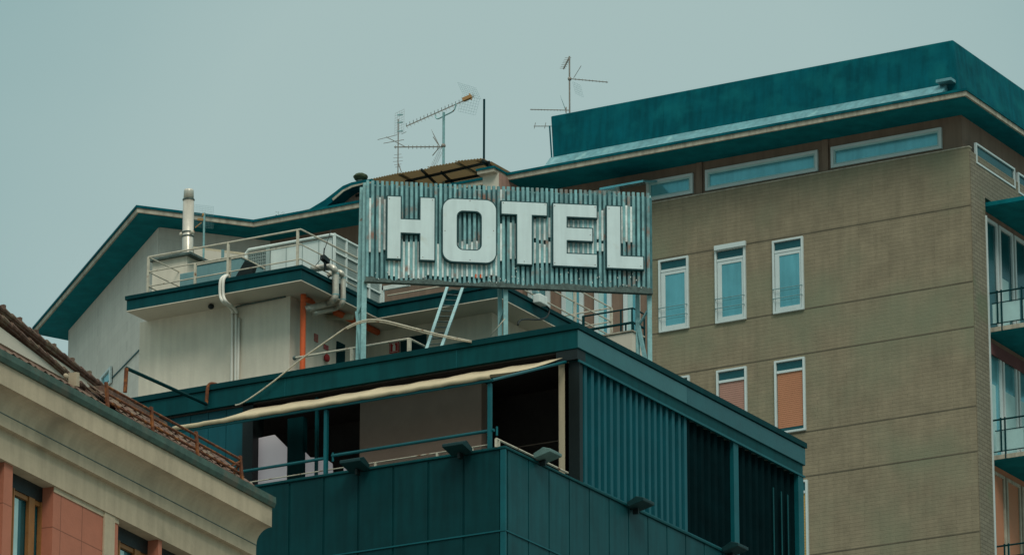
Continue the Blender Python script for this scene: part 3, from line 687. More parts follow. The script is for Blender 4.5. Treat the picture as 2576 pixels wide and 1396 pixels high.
# grime collected along the bottom: short caps and broken bulbs
gm = [sp_(0, zb0+.01, .036), sp_(W, zb0+.01, .036)]+[sp_(W-W*i/240, zb0+.06+.05*random.random()**2+.025*math.sin(i*.11)+(.03 if i < 100 else 0), .036) for i in range(241)]
gm = MB().prism(gm, sn*.005)
obj('grime_patch', gm, M['grime'], sign)
for i in range(44):
    s = random.uniform(.2, W-.1); z = zb0+random.uniform(.1, .42) if s > W*.5 else zb0+random.uniform(.05, .2); p = sp_(s, z, .05); obj('lamp_socket', MB().ball(p, .011, .011, .016, 6, 4), M['unit'], sign)
pk = MB()
for px in (1196, 1208): 
    s, z = hs(px, 697); pk.tube([sp_(s, z-.035, .06), sp_(s, z+.04, .06)], .018, 8)
obj('orange_insulator', pk, M['orange'], sign)
# letters in the plane of the sign
cx = lambda x: 873+.3491*x
cy = lambda y: 421.9+.3491*y
LZ1 = sum(hs(cx(x), cy(y))[1] for x, y in ((278,217), (632,230), (1100,252), (1440,264), (1470,268), (1797,272), (1857,285)))/7
LZ0 = sum(hs(cx(x), cy(y))[1] for x, y in ((275,680), (630,690), (1212,718), (1475,725), (1802,737), (1860,738), (2132,745)))/7
H_ = LZ1-LZ0
def S(x, y=480): return hs(cx(x), cy(y))[0]
def lz(fr_): return LZ0+H_*fr_
def letter(ch, polys, rings=()):
    face = MB(); side = MB()
    for p in polys: 
        side.prism([sp_(s, z, .045) for s, z in p], sn*.085)
    cx_ = None
    def shrink(p, d):
        q = [Vector(t) for t in p]; n_ = len(q); area = sum(q[i].x*q[(i+1) % n_].y-q[(i+1) % n_].x*q[i].y for i in range(n_))
        dd = d if area > 0 else -d
        return [tuple(t) for t in inset(q, [dd]*n_)]
    for p in polys: face.prism([sp_(s, z, .125) for s, z in shrink(p, .024)], sn*.012)
    for o_, i_ in rings:
        side.ring([sp_(s, z, .045) for s, z in o_], [sp_(s, z, .045) for s, z in i_], sn*.085)
        face.ring([sp_(s, z, .125) for s, z in shrink(o_, .024)], [sp_(s, z, .125) for s, z in shrink(i_, -.024)], sn*.012)
    L_ = obj('letter', side, M['letter_side'], sign, label='block letter '+ch)
    obj('face', face, M['letter'], L_)
def rect(a, b, c, d): return [(a, c), (b, c), (b, d), (a, d)]
h = [S(278), S(388), S(515), S(632)]
letter('H', [[(h[0], lz(0)), (h[1], lz(0)), (h[1], lz(.41)), (h[2], lz(.41)), (h[2], lz(0)), (h[3], lz(0)), (h[3], lz(1)), (h[2], lz(1)), (h[2], lz(.65)), (h[1], lz(.65)), (h[1], lz(1)), (h[0], lz(1))]])
def rrect(a, b, c, d, r, k=8):
    out = []
    for cx0, cy0, g0 in ((b-r, c+r, -90), (b-r, d-r, 0), (a+r, d-r, 90), (a+r, c+r, 180)):
        for i in range(k+1): g = R(g0+90*i/k); out.append((cx0+r*math.cos(g), cy0+r*math.sin(g)))
    return out
o1 = [S(677), S(1075), S(792), S(957)]
letter('O', [], [(rrect(o1[0], o1[1], lz(-.005), lz(1.005), .235), rrect(o1[2], o1[3], lz(.21), lz(.795), .11))])
t = [S(1100), S(1212), S(1332), S(1440)]
letter('T', [[(t[1], lz(0)), (t[2], lz(0)), (t[2], lz(.775)), (t[3], lz(.775)), (t[3], lz(1)), (t[0], lz(1)), (t[0], lz(.775)), (t[1], lz(.775))]])
e_ = [S(1472), S(1583), S(1768), S(1800)]
letter('E', [[(e_[0], lz(0)), (e_[3], lz(0)), (e_[3], lz(.225)), (e_[1], lz(.225)), (e_[1], lz(.405)), (e_[2], lz(.405)), (e_[2], lz(.63)), (e_[1], lz(.63)), (e_[1], lz(.775)), (e_[3], lz(.775)), (e_[3], lz(1)), (e_[0], lz(1))]])
l_ = [S(1858), S(1970), S(2133)]
letter('L', [[(l_[0], lz(0)), (l_[2], lz(0)), (l_[2], lz(.222)), (l_[1], lz(.222)), (l_[1], lz(1)), (l_[0], lz(1))]])
sc_ = MB()
for px, py_ in ((300,240),(360,660),(540,660),(610,250),(700,470),(1050,470),(880,255),(880,680),(1120,270),(1420,280),(1270,690),(1490,290),(1780,300),(1490,700),(1780,715),(1745,500),(1880,310),(1880,720),(2110,725)):
    s_, z_ = hs(cx(px), cy(py_)); sc_.tube([sp_(s_, z_, .135), sp_(s_, z_, .142)], .009, 8)
sc_ = obj('fixing_screws', sc_, M['rust'], sign); sc_['kind'] = 'stuff'
# posts
def post(s, off, wd=.07, z1=None, dx=0):
    m_ = MB(); a = sp_(s+dx, ZS, off); b = sp_(s, z1 or zt0-.02, off); m_.bar(a, b, wd, wd*.8, sn); return obj('post', m_, M['galv'], sign)
post(.0, -.11, .10, dx=-.02); post(-.055, -.3, .08, zt0-.05, dx=-.06); post(.05, -.13-.35, .055, dx=0)
sM = hs(1274, 780)[0]; post(sM, -.12, .09); post(sM-.08, -.40, .08); post(sM+.06, -.45, .05, zb0+.2)
sR = hs(1640, 800)[0]; post(sR-.03, -.12, .09); post(sR-.22, -.45, .08, zt0-.3)
for p, q, w2 in ((sp_(sR-.02, zb0-.25, -.13), sp_(sR-.2, zb0-.55, -.44), .04), (sp_(sR-.22, zb0-.5, -.44), sp_(sR-.04, ZS, -.2), .07), (sp_(.0, zb0-.3, -.13), sp_(-.12, zb0-.62, -.29), .04), (sp_(-.13, zb0-.55, -.3), sp_(-.02, ZS, -.13), .06), (sp_(sM-.02, zb0-.35, -.13), sp_(sM-.1, zb0-.7, -.4), .03)):
    obj('brace', MB().bar(p, q, w2), M['galv'], sign)


# ================================================================== AWNING and terrace fittings
aw = thing('awning', 'cream fabric awning stretched along the terrace below the dark roof edge', 'awning', (hy(850, 1000, YP).x, YP, ZP))
fa, fb_ = hy(436, 1074, YP), hy(1234, 937, YP)
zF = (fa.z+fb_.z)/2; ra = hy(1390, 899, YC-.05); zR_ = ra.z-.03
rows = []; nx = 120
for j in range(9):
    v = j/8; row = []
    for i in range(nx+1):
        u = i/nx; x = fa.x+(fb_.x-fa.x)*u; y = YP+.03+(YC-.05-YP-.03)*v
        sag = -.05*math.sin(math.pi*v)+(.018*math.sin(u*2*math.pi*7.3+.6)+.012*math.sin(u*2*math.pi*3.1)+.006*math.sin(u*2*math.pi*17)-.035)*math.sin(math.pi*min(v*.85, 1))
        row.append((x, y, zF+(zR_-zF)*v+sag))
    rows.append(row)
obj('fabric', MB().grid(rows), M['fabric'], aw, smooth=True, solid=.008)
rows = []
for j, (dy, dz) in enumerate(((.03, 0), (-.03, -.02), (-.045, -.055), (-.03, -.09), (.02, -.10))):
    rows.append([(fa.x+(fb_.x-fa.x)*i/60, YP+dy, zF+dz+.006*math.sin(i*1.1)+.004*math.sin(i*2.3)) for i in range(61)])
obj('valance', MB().grid(rows), M['fabric'], aw, smooth=True, solid=.008)
obj('front_bar', MB().tube([(fa.x-.03, YP+.03, zF-.125), (fb_.x+.03, YP+.03, zF-.125)], .028, 10), M['tealpaint'], aw)
for u in (.0, .52, 1.0):
    x = fa.x+(fb_.x-fa.x)*u+(.02 if u == 1 else 0); obj('arm', MB().tube([(x, YP+.03, zF-.12), (x, YC+.05, zR_-.07)], .03, 8), M['tealpaint'], aw)
fr = thing('terrace_frame', 'teal steel posts and handrail standing on the terrace parapet', 'railing', (hy(1000, 1150, YP).x, YP+.12, ZP))
for px in (820, 1232):
    a = hy(px, 1100, YP+.1); obj('post', MB().box((a.x-.035, YP+.07, ZP-.2), (a.x+.035, YP+.14, zF-.16)), M['tealpaint'], fr)
a = hy(797, 1100, YC+.3); obj('post', MB().box((a.x-.03, YC+.27, ZP-1), (a.x+.03, YC+.33, ZS-.54)), M['tealpaint'], fr)
r_ = MB()
za_ = hy(835, 1146, YP+.15).z; 
r_.tube([(hy(835, 1146, YP+.15).x, YP+.15, za_), (hy(1243, 1080, YP+.15).x, YP+.15, za_)], .032, 10)
r_.tube([(hy(560, 1190, YP+.15).x, YP+.15, za_-.03), (hy(822, 1150, YP+.15).x, YP+.15, za_-.03)], .03, 10)
for px in (838, 1250): a = hy(px, 1100, YP+.15); r_.tube([(a.x, YP+.15, za_-.12), (a.x, YP+.15, za_+.06)], .022, 8)
obj('handrail', r_, M['tealpaint'], fr, smooth=False)
r_ = MB(); z_ = ZP+.14; a = hy(600, 1200, YP+.2); b = hy(1228, 1100, YP+.2)
r_.tube([(a.x, YP+.2, z_), (b.x, YP+.2, z_)], .012, 6)
for px in (634, 894, 945, 1100, 1188): x = hy(px, 1120, YP+.2).x; r_.box((x-.02, YP+.18, ZP-.02), (x+.02, YP+.22, z_))
obj('low_rail', r_, M['rail'], fr)
r_ = MB(); a = hx(1248, 1103, XC-.15); z_ = a.z; b = hx(1352, 1153, XC-.15)
r_.tube([(XC-.15, a.y, z_), (XC-.15, b.y+1.2, z_)], .022, 6).box((XC-.17, a.y-.02, ZP-.02), (XC-.13, a.y+.02, z_)).box((XC-.17, a.y+.09, ZP-.02), (XC-.13, a.y+.12, z_))
obj('corner_rail', r_, M['rail'], fr)
# floodlights clipped to the parapet
FL = [((892, 1172), 'l', 'dark floodlight on the left end of the terrace parapet, under the middle awning post', 'black'),
      ((1150, 1131), 'l', 'dark floodlight on the parapet just left of the building corner', 'black'),
      ((1378, 1150), 'r', 'grey green floodlight on the side parapet beside the cream column', 'galv'),
      ((1612, 1272), 'r', 'dark floodlight on the side parapet under the pleated screen', 'black'),
      ((1850, 1385), 'r', 'dark floodlight on the side parapet at the bottom edge of the picture', 'black')]
for (px, py_), sd1, lab, mk in FL:
    if sd1 == 'l': p = hy(px, py_, YP-.25); ex = Vector((1, 0, 0)); ey = Vector((0, -1, 0))
    else: p = hx(px, py_, XC+.22); ex = Vector((0, 1, 0)); ey = Vector((1, 0, 0))
    fl = thing('floodlight', lab, 'floodlight', tuple(p.xy)+(ZP,), 'floodlights on the terrace parapet')
    def q_(a, b, c): return p+ex*a+ey*b*1.1+Vector((0, 0, c*1.25))
    hw = .23
    bd = MB().prism([q_(-hw, -.16, -.04), q_(-hw, .17, .03), q_(-hw, .17, .08), q_(-hw, .02, .12), q_(-hw, -.18, .04)], ex*2*hw)
    obj('housing', bd, mat('flood_'+mk, (.004,.03,.032) if mk == 'black' else (.10,.17,.155), rough=.5), fl, bevel=.012)
    obj('lens', MB().prism([q_(-hw+.03, -.14, .048), q_(-hw+.03, .0, .119), q_(-hw+.03, .0, .128), q_(-hw+.03, -.14, .057)], ex*(2*hw-.06)), M['glass_dark'], fl)
    obj('bracket', MB().bar(q_(0, -.12, -.03), q_(0, -.25, ZP-p.z-.03), .05, .05, ex).bar(q_(.0, -.1, -.03), q_(.0, -.1, -.12), .12, .05, ex), M['black'], fl)

# ================================================================== rooftop things
def tubeobj(name, pts, r, m, label, cat, group=None, seg=8, smooth=True):
    return tag(obj(name, MB().tube(pts, r, seg), m, smooth=smooth), label, cat, group)
def smoothpath(pts, n=6):
    P = [Vector(p) for p in pts]; out = []
    for i in range(len(P)-1):
        p0, p1, p2, p3 = P[max(i-1, 0)], P[i], P[i+1], P[min(i+2, len(P)-1)]
        for k in range(n):
            t = k/n; out.append(.5*((2*p1)+(-p0+p2)*t+(2*p0-5*p1+4*p2-p3)*t*t+(-p0+3*p1-3*p2+p3)*t**3))
    out.append(P[-1]); return out
# white conduits from the upper slab
cd = thing('conduit_bundle', 'white conduits bending over the upper roof edge and down the pale wall', 'pipe', tuple(hy(590, 950, YAw-.1).xy)+(ZS,))
yo = YA2-.08
for k in (0, 1):
    dx = k*8.0
    pts = [hy(572+k*6, 696-k*1, YA2+.25), hy(566+k*4, 694, YA2+.05), hy(555+dx*.9, 706, yo), hy(554+dx, 742, yo), hy(562+dx, 760, yo)]
    w1 = hy(584+k*9, 786, YAw-.05)
    pts += [hy(578+dx, 772, YA2+.4), hy(586+k*9, 785, YAw-.2), w1, hy(584.5+k*9.5, 812, YAw-.05), hy(583+k*9.5, 960, YAw-.05)]
    q = hy(583+k*9.5, 1000, YAw-.05); pts.append((q.x, q.y, ZS-.01))
    obj('conduit', MB().tube(smoothpath(pts, 5), .033, 8), M['white2'], cd, smooth=True)
q0, q1_ = hy(601.5, 800, YAw-.05), hy(600, 990, YAw-.05)
obj('conduit', MB().tube([q0, (q0.x, q0.y, ZS-.01)], .028, 8), M['white2'], cd, smooth=True)
pts = [hy(591, 779, YAw-.06), hy(600, 770, YAw-.06), hy(660, 758, YAw-.06), hy(718, 746, YAw-.06)]
tubeobj('cable', smoothpath(pts, 4), .018, M['grime'], 'thin dark cable clipped under the soffit from the conduits to the wall corner', 'cable')
p = hz(531, 771, ZA-.06); lm = MB().ball(p, .07, .07, .06, 12, 8)
tag(obj('ceiling_lamp', lm, M['black'], smooth=True), 'round black lamp under the pale soffit', 'lamp')
# orange pipe
XAx = XAw+.25
a = hy(763, 757, YAw+.05); 
pts = [(a.x, a.y, ZS-.01), (a.x, a.y, a.z-.06), hy(764, 757.5, YAw+.05), hy(768, 755, YAw+.12), hy(776, 755.5, YAw+.3), hy(812, 765, YAw+1.4)]
tubeobj('fire_pipe', smoothpath(pts, 6), .062, M['orange'], 'bright orange riser pipe standing at the corner of the pale wall', 'pipe')
a, b, c_ = hx(843, 785, XAw+.35), hx(900, 811, XAw+.35), hx(950, 836, XAw+.35)
o = tubeobj('fire_pipe', [a, b, c_], .07, M['orange'], 'orange pipe running back under the soffit behind the left sign post', 'pipe')
# white down pipe
a = hy(805.6, 800, YAw+1.4); tubeobj('down_pipe', [(a.x, a.y, ZS-.01), a, (a.x+.05, a.y+.1, a.z+.05), (a.x+.7, a.y+.2, a.z-.03)], .07, M['cream'], 'cream vertical down pipe in the passage right of the orange riser', 'pipe')
# insulated ducts
dk = thing('insulated_duct', 'pair of silvery insulated ducts hooked over the upper roof edge beside the railing', 'duct', tuple(hx(855, 760, XA+.15).xy)+(ZA-.4,))
for k, (xx, yt, yb, rr) in enumerate(((844, 683, 752, .073), (863, 694, 764, .058))):
    X_ = XA+.14
    P_ = [hx(xx-58 if k == 0 else xx-40, 676+k*18, X_-.35), hx(xx-22, 672+k*13, X_-.2), hx(xx-6, yt-8, X_), hx(xx, yt+6, X_), hx(xx, (yt+yb)/2, X_), hx(xx, yb-12, X_), hx(xx-5, yb+2, X_-.06), hx(xx-22, yb+12, X_-.4), hx(xx-75, yb+26-k*2, X_-.55)]
    ob = obj('duct', MB().tube(smoothpath(P_, 5), rr, 12), M['steel'], dk, smooth=True)
    bn = MB()
    for yy in (yt+6, yb-10): q = hx(xx, yy, X_); bn.tube([q-Vector((0, 0, .012)), q+Vector((0, 0, .012))], rr+.006, 12)
    obj('band', bn, M['galv'], ob)
# black spotlight bracket above the ducts
p = hx(817, 653, XA+.05)
sl_ = thing('spotlight', 'small black spotlight clamped to the rooftop rail above the ducts', 'spotlight', tuple(p.xy)+(p.z-.12,))
obj('lamp_head', MB().bar(p+Vector((0, -.1, .03)), p+Vector((0, .12, -.02)), .11, .1), M['black'], sl_)
obj('bracket', MB().tube([p, p+Vector((0, .03, -.22))], .03, 8).tube([p+Vector((0, -.05, .03)), p+Vector((0, -.02, .25))], .014, 6).tube([p+Vector((0, .0, .24)), p+Vector((-.02, .28, .75))], .008, 5).tube([p+Vector((0, -.02, .1)), p+Vector((.02, -.4, -.25))], .008, 5), M['black'], sl_)
# upper railing
YR, XR_ = YA2+.12, XA-.1
rg = thing('roof_railing', 'cream three-bar railing round the upper flat roof by the steel flue', 'railing', (XR_, YR, ta_))
xl = hy(374, 640, YR).x
zz = [hy(748.7, y, YR).z for y in (578.5, 616, 653)]
yfar = hx(915, 660, XR_).y
for k, z in enumerate(zz):
    obj('rail', MB().tube([(xl, YR, z), (XR_, YR, z), (XR_, yfar, z)], .022 if k == 0 else .016, 8).tube([(xl, YR, z), (xl, YR+1.6, z)], .014, 6), M['rail'], rg)
for px in (373, 492, 574, 748.5):
    x = hy(px, 640, YR).x; x = max(min(x, XR_), xl)
    zt_ = zz[0] if px != 492 else zz[1]
    obj('rail_post', MB().box((x-.025, YR-.02, ta_-.02), (x+.025, YR+.02, zt_)), M['rail'], rg)
for px, w2 in ((574, .04),): x = hy(px, 640, YR).x; obj('rail_post', MB().box((x-.045, YR+.021, ta_-.02), (x+.045, YR+.06, zz[1])), M['rail'], rg)
# flue
YF = YA2+2.3
a, b = hy(475, 478, YF), hy(471, 700, YF)
fl = thing('chimney_flue', 'tall shiny steel flue pipe with joint collars on the upper flat roof', 'chimney', (a.x, YF, ta_))
rr = 14*(a-CP).length/F
obj('pipe', MB().tube([(b.x, YF, ta_), (a.x, YF, a.z-.22)], rr, 20), M['steel'], fl, smooth=True)
obj('cap', MB().tube([(a.x, YF, a.z-.22), (a.x, YF, a.z-.03), (a.x, YF, a.z)], rr*.93, 20, rr*.85), M['steel'], fl, smooth=True)
bn = MB()
for z in (hy(475, 503, YF).z, hy(475, 595, YF).z, hy(475, 585, YF).z): bn.tube([(a.x, YF, z-.012), (a.x, YF, z+.012)], rr+.012, 20)
obj('joint_collar', bn, M['grime'], fl)
z = hy(475, 588, YF).z
obj('bracket', MB().ball((a.x-rr-.02, YF-.05, z), .045, .045, .045, 8, 6).ball((a.x+rr+.03, YF-.05, z), .05, .05, .05, 8, 6), M['rail'], fl)
# white block under the flue
p0_, p1_ = hy(383, 700, YA2+1.3), hy(461, 645, YA2+1.3)
bk = thing('masonry_block', 'pale rendered block with a thin flat lid at the foot of the steel flue', 'roof block', (p0_.x+.3, YA2+1.3, ta_))
zt_ = hy(400, 650, YA2+1.3).z
obj('body', MB().box((p0_.x, YA2+1.3, ta_), (p1_.x+.1, YA2+2.9, zt_-.06)), M['penthouse'], bk)
obj('lid', MB().box((p0_.x-.04, YA2+1.2, zt_-.06), (p1_.x+.25, YA2+3.0, zt_-.01)), M['grime'], bk)
# teal ducts
p0_, p1_ = hy(452, 712, YA2+.8), hy(491, 682, YA2+.8)
tag(obj('metal_box', MB().box((p0_.x, YA2+.8, ta_), (p1_.x, YA2+1.1, p1_.z)), M['unit_teal'], bevel=.01), 'small teal metal box between the pale block and the long teal duct', 'metal box')
p0_, p1_ = hy(494, 712, YA2+.6), hy(572, 655, YA2+.6)
zt_ = hy(530, 662, YA2+.6).z
dt = thing('air_duct', 'long flat-topped teal air duct behind the railing, right of the flue', 'duct', (p0_.x+.4, YA2+.9, ta_))
obj('body', MB().box((p0_.x, YA2+.6, ta_), (p1_.x+.35, YA2+1.5, zt_)), M['unit_teal'], dt, bevel=.01)
obj('flange', MB().box((p0_.x-.02, YA2+.58, zt_), (p1_.x+.37, YA2+1.52, zt_+.03)), M['rail'], dt)
q = [hy(x, y, YA2+.45) for x, y in ((616, 655), (640, 665), (633, 688), (593, 695))]
obj('hood', MB().prism(q, (0, .12, 0)), M['black'], dt)
# pale shed behind
d67 = azv(67); q = hy(488, 620, YA2+4.2); q2_ = q+d67*2.6
pass
sh = thing('roof_shed', 'low pale shed roof behind the flue, partly hidden by the air conditioner', 'shed', (q.x, q.y, ta_))
obj('body', MB().prism([(q.x, q.y, ta_), (q2_.x, q2_.y, ta_), (q2_.x-1, q2_.y+2, ta_), (q.x-1, q.y+2, ta_)], (0, 0, q.z-ta_-.05)), M['roofsheet'], sh)
obj('roof', MB().prism([(q.x-.05, q.y-.05, q.z-.05), (q2_.x, q2_.y-.05, q.z-.05), (q2_.x-1, q2_.y+2, q.z-.05), (q.x-1, q.y+2, q.z-.05)], (0, 0, .05)), M['cream'], sh)
x_ = hy(559, 630, YA2+3.9); obj('pipe', MB().box((x_.x-.025, YA2+3.9, x_.z-.25), (x_.x+.025, YA2+3.95, x_.z+.02)), M['unit_teal'], sh)
# air conditioner and its lattice screen
XF = XA-.28
kf = hx(842, 587, XF); YFc = kf.y; zT = kf.z
x0 = hy(616, 640, YFc).x
ac = thing('air_conditioner', 'large white rooftop air conditioning unit behind the railing with a coil grille on its left', 'air conditioner', ((x0+XF)/2, YFc+.5, ta_))
xg = hy(678, 620, YFc).x; xg0 = hy(622, 640, YFc).x
obj('casing', MB().box((xg, YFc+.03, ta_), (XF-.02, YFc+1.3, zT-.06)), M['unit'], ac, bevel=.02)
obj('top_frame', MB().tube([(x0+.03, YFc, ta_), (x0+.03, YFc, zT-.09), (x0+.1, YFc, zT-.02), (XF-.08, YFc, zT-.02), (XF, YFc, zT-.05)], .035, 8), M['unit'], ac)
cg = MB().box((xg0, YFc+.06, ta_), (xg-.02, YFc+1.2, zT-.1)); obj('coil', cg, M['lattice_back'], ac)
gr = MB()
k = xg0
while k < xg: gr.box((k, YFc+.03, ta_), (k+.012, YFc+.05, zT-.1)); k += .045
k = ta_
while k < zT-.1: gr.box((xg0, YFc+.025, k), (xg-.02, YFc+.03, k+.012)); k += .07
gr.box((xg-.09, YFc-.0, ta_), (xg-.0, YFc+.029, zT-.05)); obj('coil_grille', gr, M['lattice'], ac)
pm = MB()
for i in range(1, 4): x = xg+(XF-xg)*i/4; pm.box((x-.006, YFc+.02, ta_), (x+.006, YFc+.031, zT-.08))
obj('panel_joint', pm, M['lattice'], ac)
Yfe = hx(957, 720, XF).y
ls = thing('lattice_screen', 'grey lattice screen in light frames running back beside the air conditioner', 'screen', (XF, (YFc+Yfe)/2, ta_))
lg = MB(); k = YFc+.05
while k < Yfe: lg.box((XF-.012, k, ta_), (XF+.0, k+.014, zT-.04)); k += .045
z = ta_
while z < zT-.04: lg.box((XF-.018, YFc, z), (XF-.012, Yfe, z+.014)); z += .055
obj('lattice', lg, M['lattice'], ls)
obj('backing', MB().box((XF-.06, YFc, ta_), (XF-.05, Yfe, zT-.05)), M['lattice_back'], ls)
fm = MB()
for z in (ta_+.02, ta_+.42, ta_+.84, zT-.03): fm.box((XF-.025, YFc, z-.018), (XF+.025, Yfe, z+.018))
nP = 4
for i in range(nP+1): y = YFc+(Yfe-YFc)*i/nP; fm.box((XF-.03, y-.025, ta_), (XF+.02, y+.025, zT))
obj('frame', fm, M['unit'], ls)
# window-like frame at the end of the screen
a = hy(955, 722, Yfe+.1); b = hy(1030, 715, Yfe+.1)
obj('end_frame', MB().box((a.x, Yfe+.08, ta_), (a.x+.1, Yfe+.14, a.z)).box((a.x, Yfe+.08, a.z-.09), (b.x, Yfe+.14, a.z)), M['unit'], ls)
# second rail over slab B front
YB2 = YBs+.12
r2 = thing('roof_railing', 'cream railing above the recessed roof edge between ladder and lamp, under the sign', 'railing', (XB-.1, YB2, ta_))
zz2 = [hx(1440, y, XB-.1).z for y in (794, 757, 722)]
ye = hx(1538, 842, XB-.1).y
for k, z in enumerate(zz2):
    obj('rail', MB().tube([(hy(975, 760, YB2).x if k == 0 else XB-.5, YB2, z), (XB-.1, YB2, z), (XB-.1, ye, z), (XB-3.2, ye, z)], .017, 8), M['rail'], r2)
for y in (ye, ye-(ye-YB2)*.33, ye-(ye-YB2)*.66, YB2): obj('rail_post', MB().box((XB-.125, y-.03, ta_-.02), (XB-.075, y+.03, zz2[2])), M['rail'], r2)
# wall lamp, loop of cable
p = hx(1358, 755, XB+.12)
lp = thing('floodlight', 'white floodlight under the sign on the edge of the recessed roof', 'floodlight', tuple(p.xy)+(p.z-.12,))
obj('housing', MB().box(p+Vector((-.08, -.17, -.10)), p+Vector((.1, .17, .10))), M['unit'], lp, bevel=.02)
obj('bracket', MB().tube([p+Vector((-.1, 0, .1)), p+Vector((-.1, 0, .22)), p+Vector((-.14, -.1, .24))], .04, 8), M['unit'], lp)
obj('sensor', MB().box(p+Vector((-.1, -.16, .12)), p+Vector((.0, -.02, .18))), M['unit_teal'], lp)
pts = [hx(x, y, XB+.08) for x, y in ((1374, 769), (1382, 778), (1378, 794), (1366, 802), (1348, 804), (1320, 803), (1306, 808), (1303, 818))]
tubeobj('cable', smoothpath(pts, 4), .02, M['black'], 'black cable looping below the white floodlight', 'cable')
# ladder
YL = YC+1.6
ld = thing('ladder', 'aluminium ladder leaning on the recessed roof edge below the sign', 'ladder', tuple(hy(1094, 870, YL).xy)+(ZS,))
la0, la1 = hy(1077, 866, YL), hy(1125.4, 722, YBs-.1); lb0, lb1 = hy(1113, 866, YL), hy(1163.5, 725, YBs-.1)
la0 += (la0-la1)*.35; lb0 += (lb0-lb1)*.35; sk = (la0.z-ZS)/(la0.z-la1.z) ; la0 = la0+(la1-la0)*sk; lb0 = lb0+(lb1-lb0)*((lb0.z-ZS)/(lb0.z-lb1.z))
for p, q in ((la0, la1), (lb0, lb1)): obj('side_rail', MB().bar(p, q, .06, .04), M['galv'], ld)
nr = 13
for i in range(nr): t = (i+.6)/nr; obj('rung', MB().tube([la0+(la1-la0)*t, lb0+(lb1-lb0)*t], .014, 6), M['grime'], ld)
# hose arching over the roof edge
hp_ = [(592, 1019), (608, 1014), (640, 994), (692, 956), (758, 903), (838, 846.5), (873, 823), (905, 809), (932, 804), (960, 805.5), (991, 812), (1076, 834), (1127, 846), (1186, 858)]
hpts = [hy(x, y, YC-.10) for x, y in hp_]
tubeobj('hose', smoothpath(hpts, 6), .016, M['rail'], 'long cream hose arching over the dark roof edge', 'hose', None, 6)
hp2 = [(873, 827), (905, 813), (932, 809), (960, 810.5), (991, 817), (1076, 839), (1127, 850), (1186, 861)]
tubeobj('cable', smoothpath([hy(x, y, YC-.06) for x, y in hp2], 6), .013, M['rail'], 'thin cable running just under the arching hose', 'cable', None, 6)
# low handrail on the roof behind the dark edge
YH = YC+1.1
hr = thing('roof_handrail', 'low cream handrail just behind the dark roof edge by the fire extinguisher sign', 'railing', tuple(hy(900, 880, YH).xy)+(ZS,))
a, b = hy(741, 899.5, YH), hy(1028.9, 852.5, YH); z_ = (a.z+b.z)/2; c_ = hx(1074.6, 876.6, b.x)
obj('rail', MB().tube([(a.x, YH, z_), (b.x, YH, z_)], .025, 8).tube([(b.x, YH, z_), (b.x, c_.y, z_)], .025, 8), M['rail'], hr)
obj('rail_end', MB().ball((a.x, YH, z_), .045, .045, .05, 8, 6), M['grime'], hr)
for px in (886, 1029.5): x = hy(px, 870, YH).x; obj('rail_post', MB().box((x-.035, YH-.03, ZS-.005), (x+.035, YH+.03, z_)), M['rail'], hr)
# guy cord
tubeobj('cord', [hy(1270, 802, YC+.9), hy(1233, 846, YC+.9)], .01, M['rail'], 'thin pale cord tied from the middle sign post to the roof', 'cord', None, 5)
# extinguisher sign
a, b = hy(979.5, 862, YBw-.06), hy(1003.5, 888, YBw-.06)
zt_, zb_ = a.z, hy(979.5, 889, YBw-.06).z
es = thing('extinguisher_sign', 'small red fire extinguisher sign with a white pictogram on the rear wall', 'sign', ((a.x+b.x)/2, YBw-.06, zb_))
obj('plate', MB().box((a.x, YBw-.06, zb_), (b.x, YBw-.045, zt_)), M['red'], es)
xm = (a.x+b.x)/2; hh = zt_-zb_
obj('pictogram', MB().ring([(a.x+.02, YBw-.063, zb_+.02), (b.x-.02, YBw-.063, zb_+.02), (b.x-.02, YBw-.063, zt_-.02), (a.x+.02, YBw-.063, zt_-.02)], [(a.x+.026, YBw-.063, zb_+.026), (b.x-.026, YBw-.063, zb_+.026), (b.x-.026, YBw-.063, zt_-.026), (a.x+.026, YBw-.063, zt_-.026)], (0, .003, 0)).box((xm-.035, YBw-.064, zb_+.04), (xm+.035, YBw-.06, zb_+hh*.62)).prism([(xm-.035, YBw-.064, zb_+hh*.62), (xm+.035, YBw-.064, zb_+hh*.62), (xm+.012, YBw-.064, zb_+hh*.76), (xm-.012, YBw-.064, zb_+hh*.76)], (0, .004, 0)).box((xm-.05, YBw-.064, zb_+hh*.78), (xm+.02, YBw-.06, zb_+hh*.86)), M['white2'], es)
# red notices and bell on the passage wall (right-hand face of the front room)
def xplate(name, x0p, x1p, y0p, y1p, m, label, cat, X=None):
    X = X or XAw+.004
    a, b = hx(x0p, y0p, X), hx(x1p, y1p, X)
    return tag(obj(name, MB().box((X, a.y, min(a.z, b.z)+0), (X+.015, b.y, max(a.z, b.z))), m), label, cat)
xplate('notice', 790, 799, 838, 862, mat('faded_red', (.42,.14,.11), var=.5, scale=22), 'faded red and white notice on the passage wall, left of the cream down pipe', 'notice')
xplate('notice', 814, 825, 865, 882, mat('pink_red', (.42,.10,.10), var=.5, scale=26), 'small red notice right of the cream down pipe', 'notice')
p = hx(822.6, 900, XAw+.05); bl = MB().ball(p, .05, .09, .09, 14, 10); tag(obj('alarm_bell', bl, M['red'], smooth=True), 'round dark red alarm bell under the small red notice', 'alarm bell')
